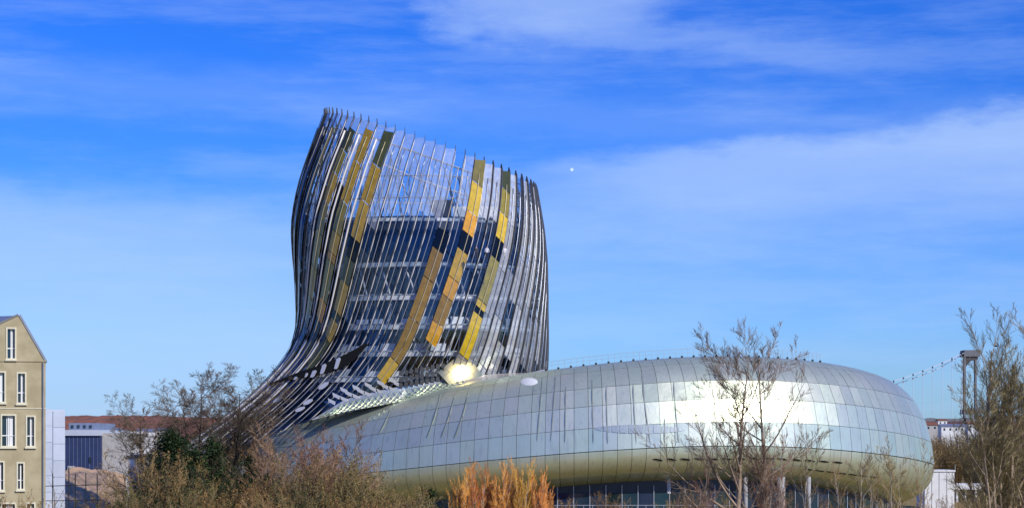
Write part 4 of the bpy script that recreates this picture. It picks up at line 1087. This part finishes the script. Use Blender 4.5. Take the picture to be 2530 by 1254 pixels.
for i, (px, tp, Yb) in enumerate([(708, 1030, 164), (775, 1036, 160), (838, 1026, 166), (800, 1085, 156), (870, 1100, 158), (735, 1095, 157)]):
    sh(S_pk, i, 'pink_scrub', 'tall brushy shrub of fine pinkish twigs before the ring', px, Yb, tp, rnd.uniform(0, 360), 'pinkish brush before the ring', 1.2)
for i, (px, tp, Yb) in enumerate([(1130, 1152, 188), (1152, 1136, 190), (1180, 1126, 186), (1212, 1140, 189), (1234, 1120, 187), (1262, 1138, 190), (1283, 1126, 186), (1306, 1150, 189), (1332, 1148, 187), (1352, 1172, 188)]):
    sh(S_or, i, 'orange_willow', 'flame-shaped shrub of bright orange upright twigs', px, Yb, tp, rnd.uniform(0, 360), 'orange willows before the ring', sx=.95)
i = 0
for px in range(250, 1010, 27):
    r1 = rnd.random(); kind, nm, lb, gp = ((S_br, 'brown_scrub', 'dense brown scrub with dry leaves in the foreground thicket', 'brown foreground scrub') if r1 < .4 else (S_tan, 'tan_scrub', 'straw-coloured twiggy scrub in the foreground thicket', 'straw-coloured foreground scrub') if r1 < .7 else (S_ol, 'olive_scrub', 'olive leafy scrub in the foreground thicket', 'olive foreground scrub'))
    tp = 1150 + 30 * math.sin(px * .013) + rnd.uniform(-25, 35)
    if px < 385: tp += 62
    if px > 900: tp += 38
    sh(kind, i, nm, lb, px, rnd.uniform(148, 166), tp, rnd.uniform(0, 360), gp, 1.15); i += 1
for (px, tp, Yb) in [(372, 1150, 150), (418, 1122, 153), (470, 1140, 149), (530, 1128, 155), (585, 1150, 151), (640, 1130, 157), (690, 1165, 150), (300, 1205, 140), (760, 1190, 146), (985, 1215, 160), (1095, 1222, 164), (60, 1228, 107)]:
    sh(S_dk, i, 'dark_scrub', 'dark green leafy scrub growing among the bare brown thicket', px, Yb, tp, rnd.uniform(0, 360), 'dark green scrub in the thicket', .75); i += 1
for px in range(270, 1120, 46):
    r1 = rnd.random(); kind, nm, lb, gp = ((S_br, 'brown_scrub', 'dense brown scrub with dry leaves in the foreground thicket', 'brown foreground scrub') if r1 < .35 else (S_ol, 'olive_scrub', 'olive leafy scrub in the foreground thicket', 'olive foreground scrub') if r1 < .75 else (S_tan, 'tan_scrub', 'straw-coloured twiggy scrub in the foreground thicket', 'straw-coloured foreground scrub'))
    sh(kind, i, nm, lb, px, rnd.uniform(136, 146), rnd.uniform(1195, 1225), rnd.uniform(0, 360), gp, 1.25); i += 1
for (px, tp, Yb) in [(400, 1060, 182), (505, 1065, 184), (585, 1050, 183), (648, 1085, 180)]:
    sh(S_br, i, 'tall_brown_scrub', 'tall brown thicket filling in under the bare trees by the tower foot', px, Yb, tp, rnd.uniform(0, 360), 'tall brown thicket under the bare trees', .8); i += 1
for (px, tp, Yb) in [(8, 1205, 108), (52, 1222, 110), (88, 1206, 109), (30, 1232, 104)]:
    sh(S_br if px % 3 else S_ol, i, 'wall_scrub', 'leafy scrub growing before the ochre house wall', px, Yb, tp, rnd.uniform(0, 360), 'scrub before the ochre house', .8); i += 1
T = Tree(53, 9, .09, [lv(1, 0, 1, 7, .14, .05, 0), lv(5, 45, .4, 4, .15, .1, .35), lv(4, 40, .4, 2, .2, .1, .2), lv(3, 40, .4, 1, .2, .1, .2)], lean=(.05, 0)); pol = tree_meshes('pollard', T, M['bark_dark'], M['bark_dark']); hp = topz(T)
for px, tp, rz in ((132, 1152, 0), (160, 1168, 120), (190, 1160, 240)):
    plant('pollard_tree', 'small black pollarded tree by the post and rail fence', 'tree', px, 140, tp, pol, hp, rz, 'black pollards by the fence')
for (px, tp, Yb, nm) in [(1490, 1208, 190, 0), (1535, 1225, 192, 1), (1398, 1225, 186, 0), (1688, 1205, 186, 1), (1715, 1200, 180, 0), (1745, 1210, 176, 1), (1660, 1228, 184, 0), (1800, 1215, 172, 0), (1925, 1205, 170, 1), (2045, 1222, 172, 0), (2300, 1225, 170, 1), (2350, 1215, 165, 0), (2395, 1222, 168, 1), (2420, 1195, 150, 0), (2150, 1228, 168, 1), (2220, 1224, 170, 0)]:
    sh(S_pk if nm else S_tan, i, 'terrace_scrub', 'low bare scrub before the shaded ground floor and kiosk', px, Yb, tp, rnd.uniform(0, 360), 'low scrub before the ground floor', .8); i += 1
# far-off wood behind the kiosk, reads as one mass
wd = MB(); rnd = random.Random(77)
for k in range(150):
    px = rnd.uniform(2290, 2560); Yw = rnd.uniform(345, 520); tpz = Z(rnd.uniform(1062, 1120) + max(0, 2340 - px) * .2, Yw); x = X(px, Yw)
    for s in range(34):
        a = rnd.uniform(0, 6.28); f = rnd.uniform(.05, .38); zt2 = tpz * rnd.uniform(.55, 1)
        tip = Vector((x + math.cos(a) * f * zt2 * .6, Yw + math.sin(a) * f * zt2 * .6, zt2)); b0 = Vector((x, Yw, zt2 * .1)); md = b0.lerp(tip, .5) + rv(rnd) * .3
        fast_tube(wd.V, wd.F, [b0, md, tip], [.09, .06, .02], 3)
        for q in range(6):
            b2_ = md.lerp(tip, rnd.random()); fast_tube(wd.V, wd.F, [b2_, b2_ + (rv(rnd) + Vector((0, 0, .6))) * rnd.uniform(.5, 1.6)], [.045, .01], 3)
tag(wd.build('distant_wood', M['twig_brown']), 'brown leafless wood behind the kiosk and shelter', 'wood', kind='stuff')
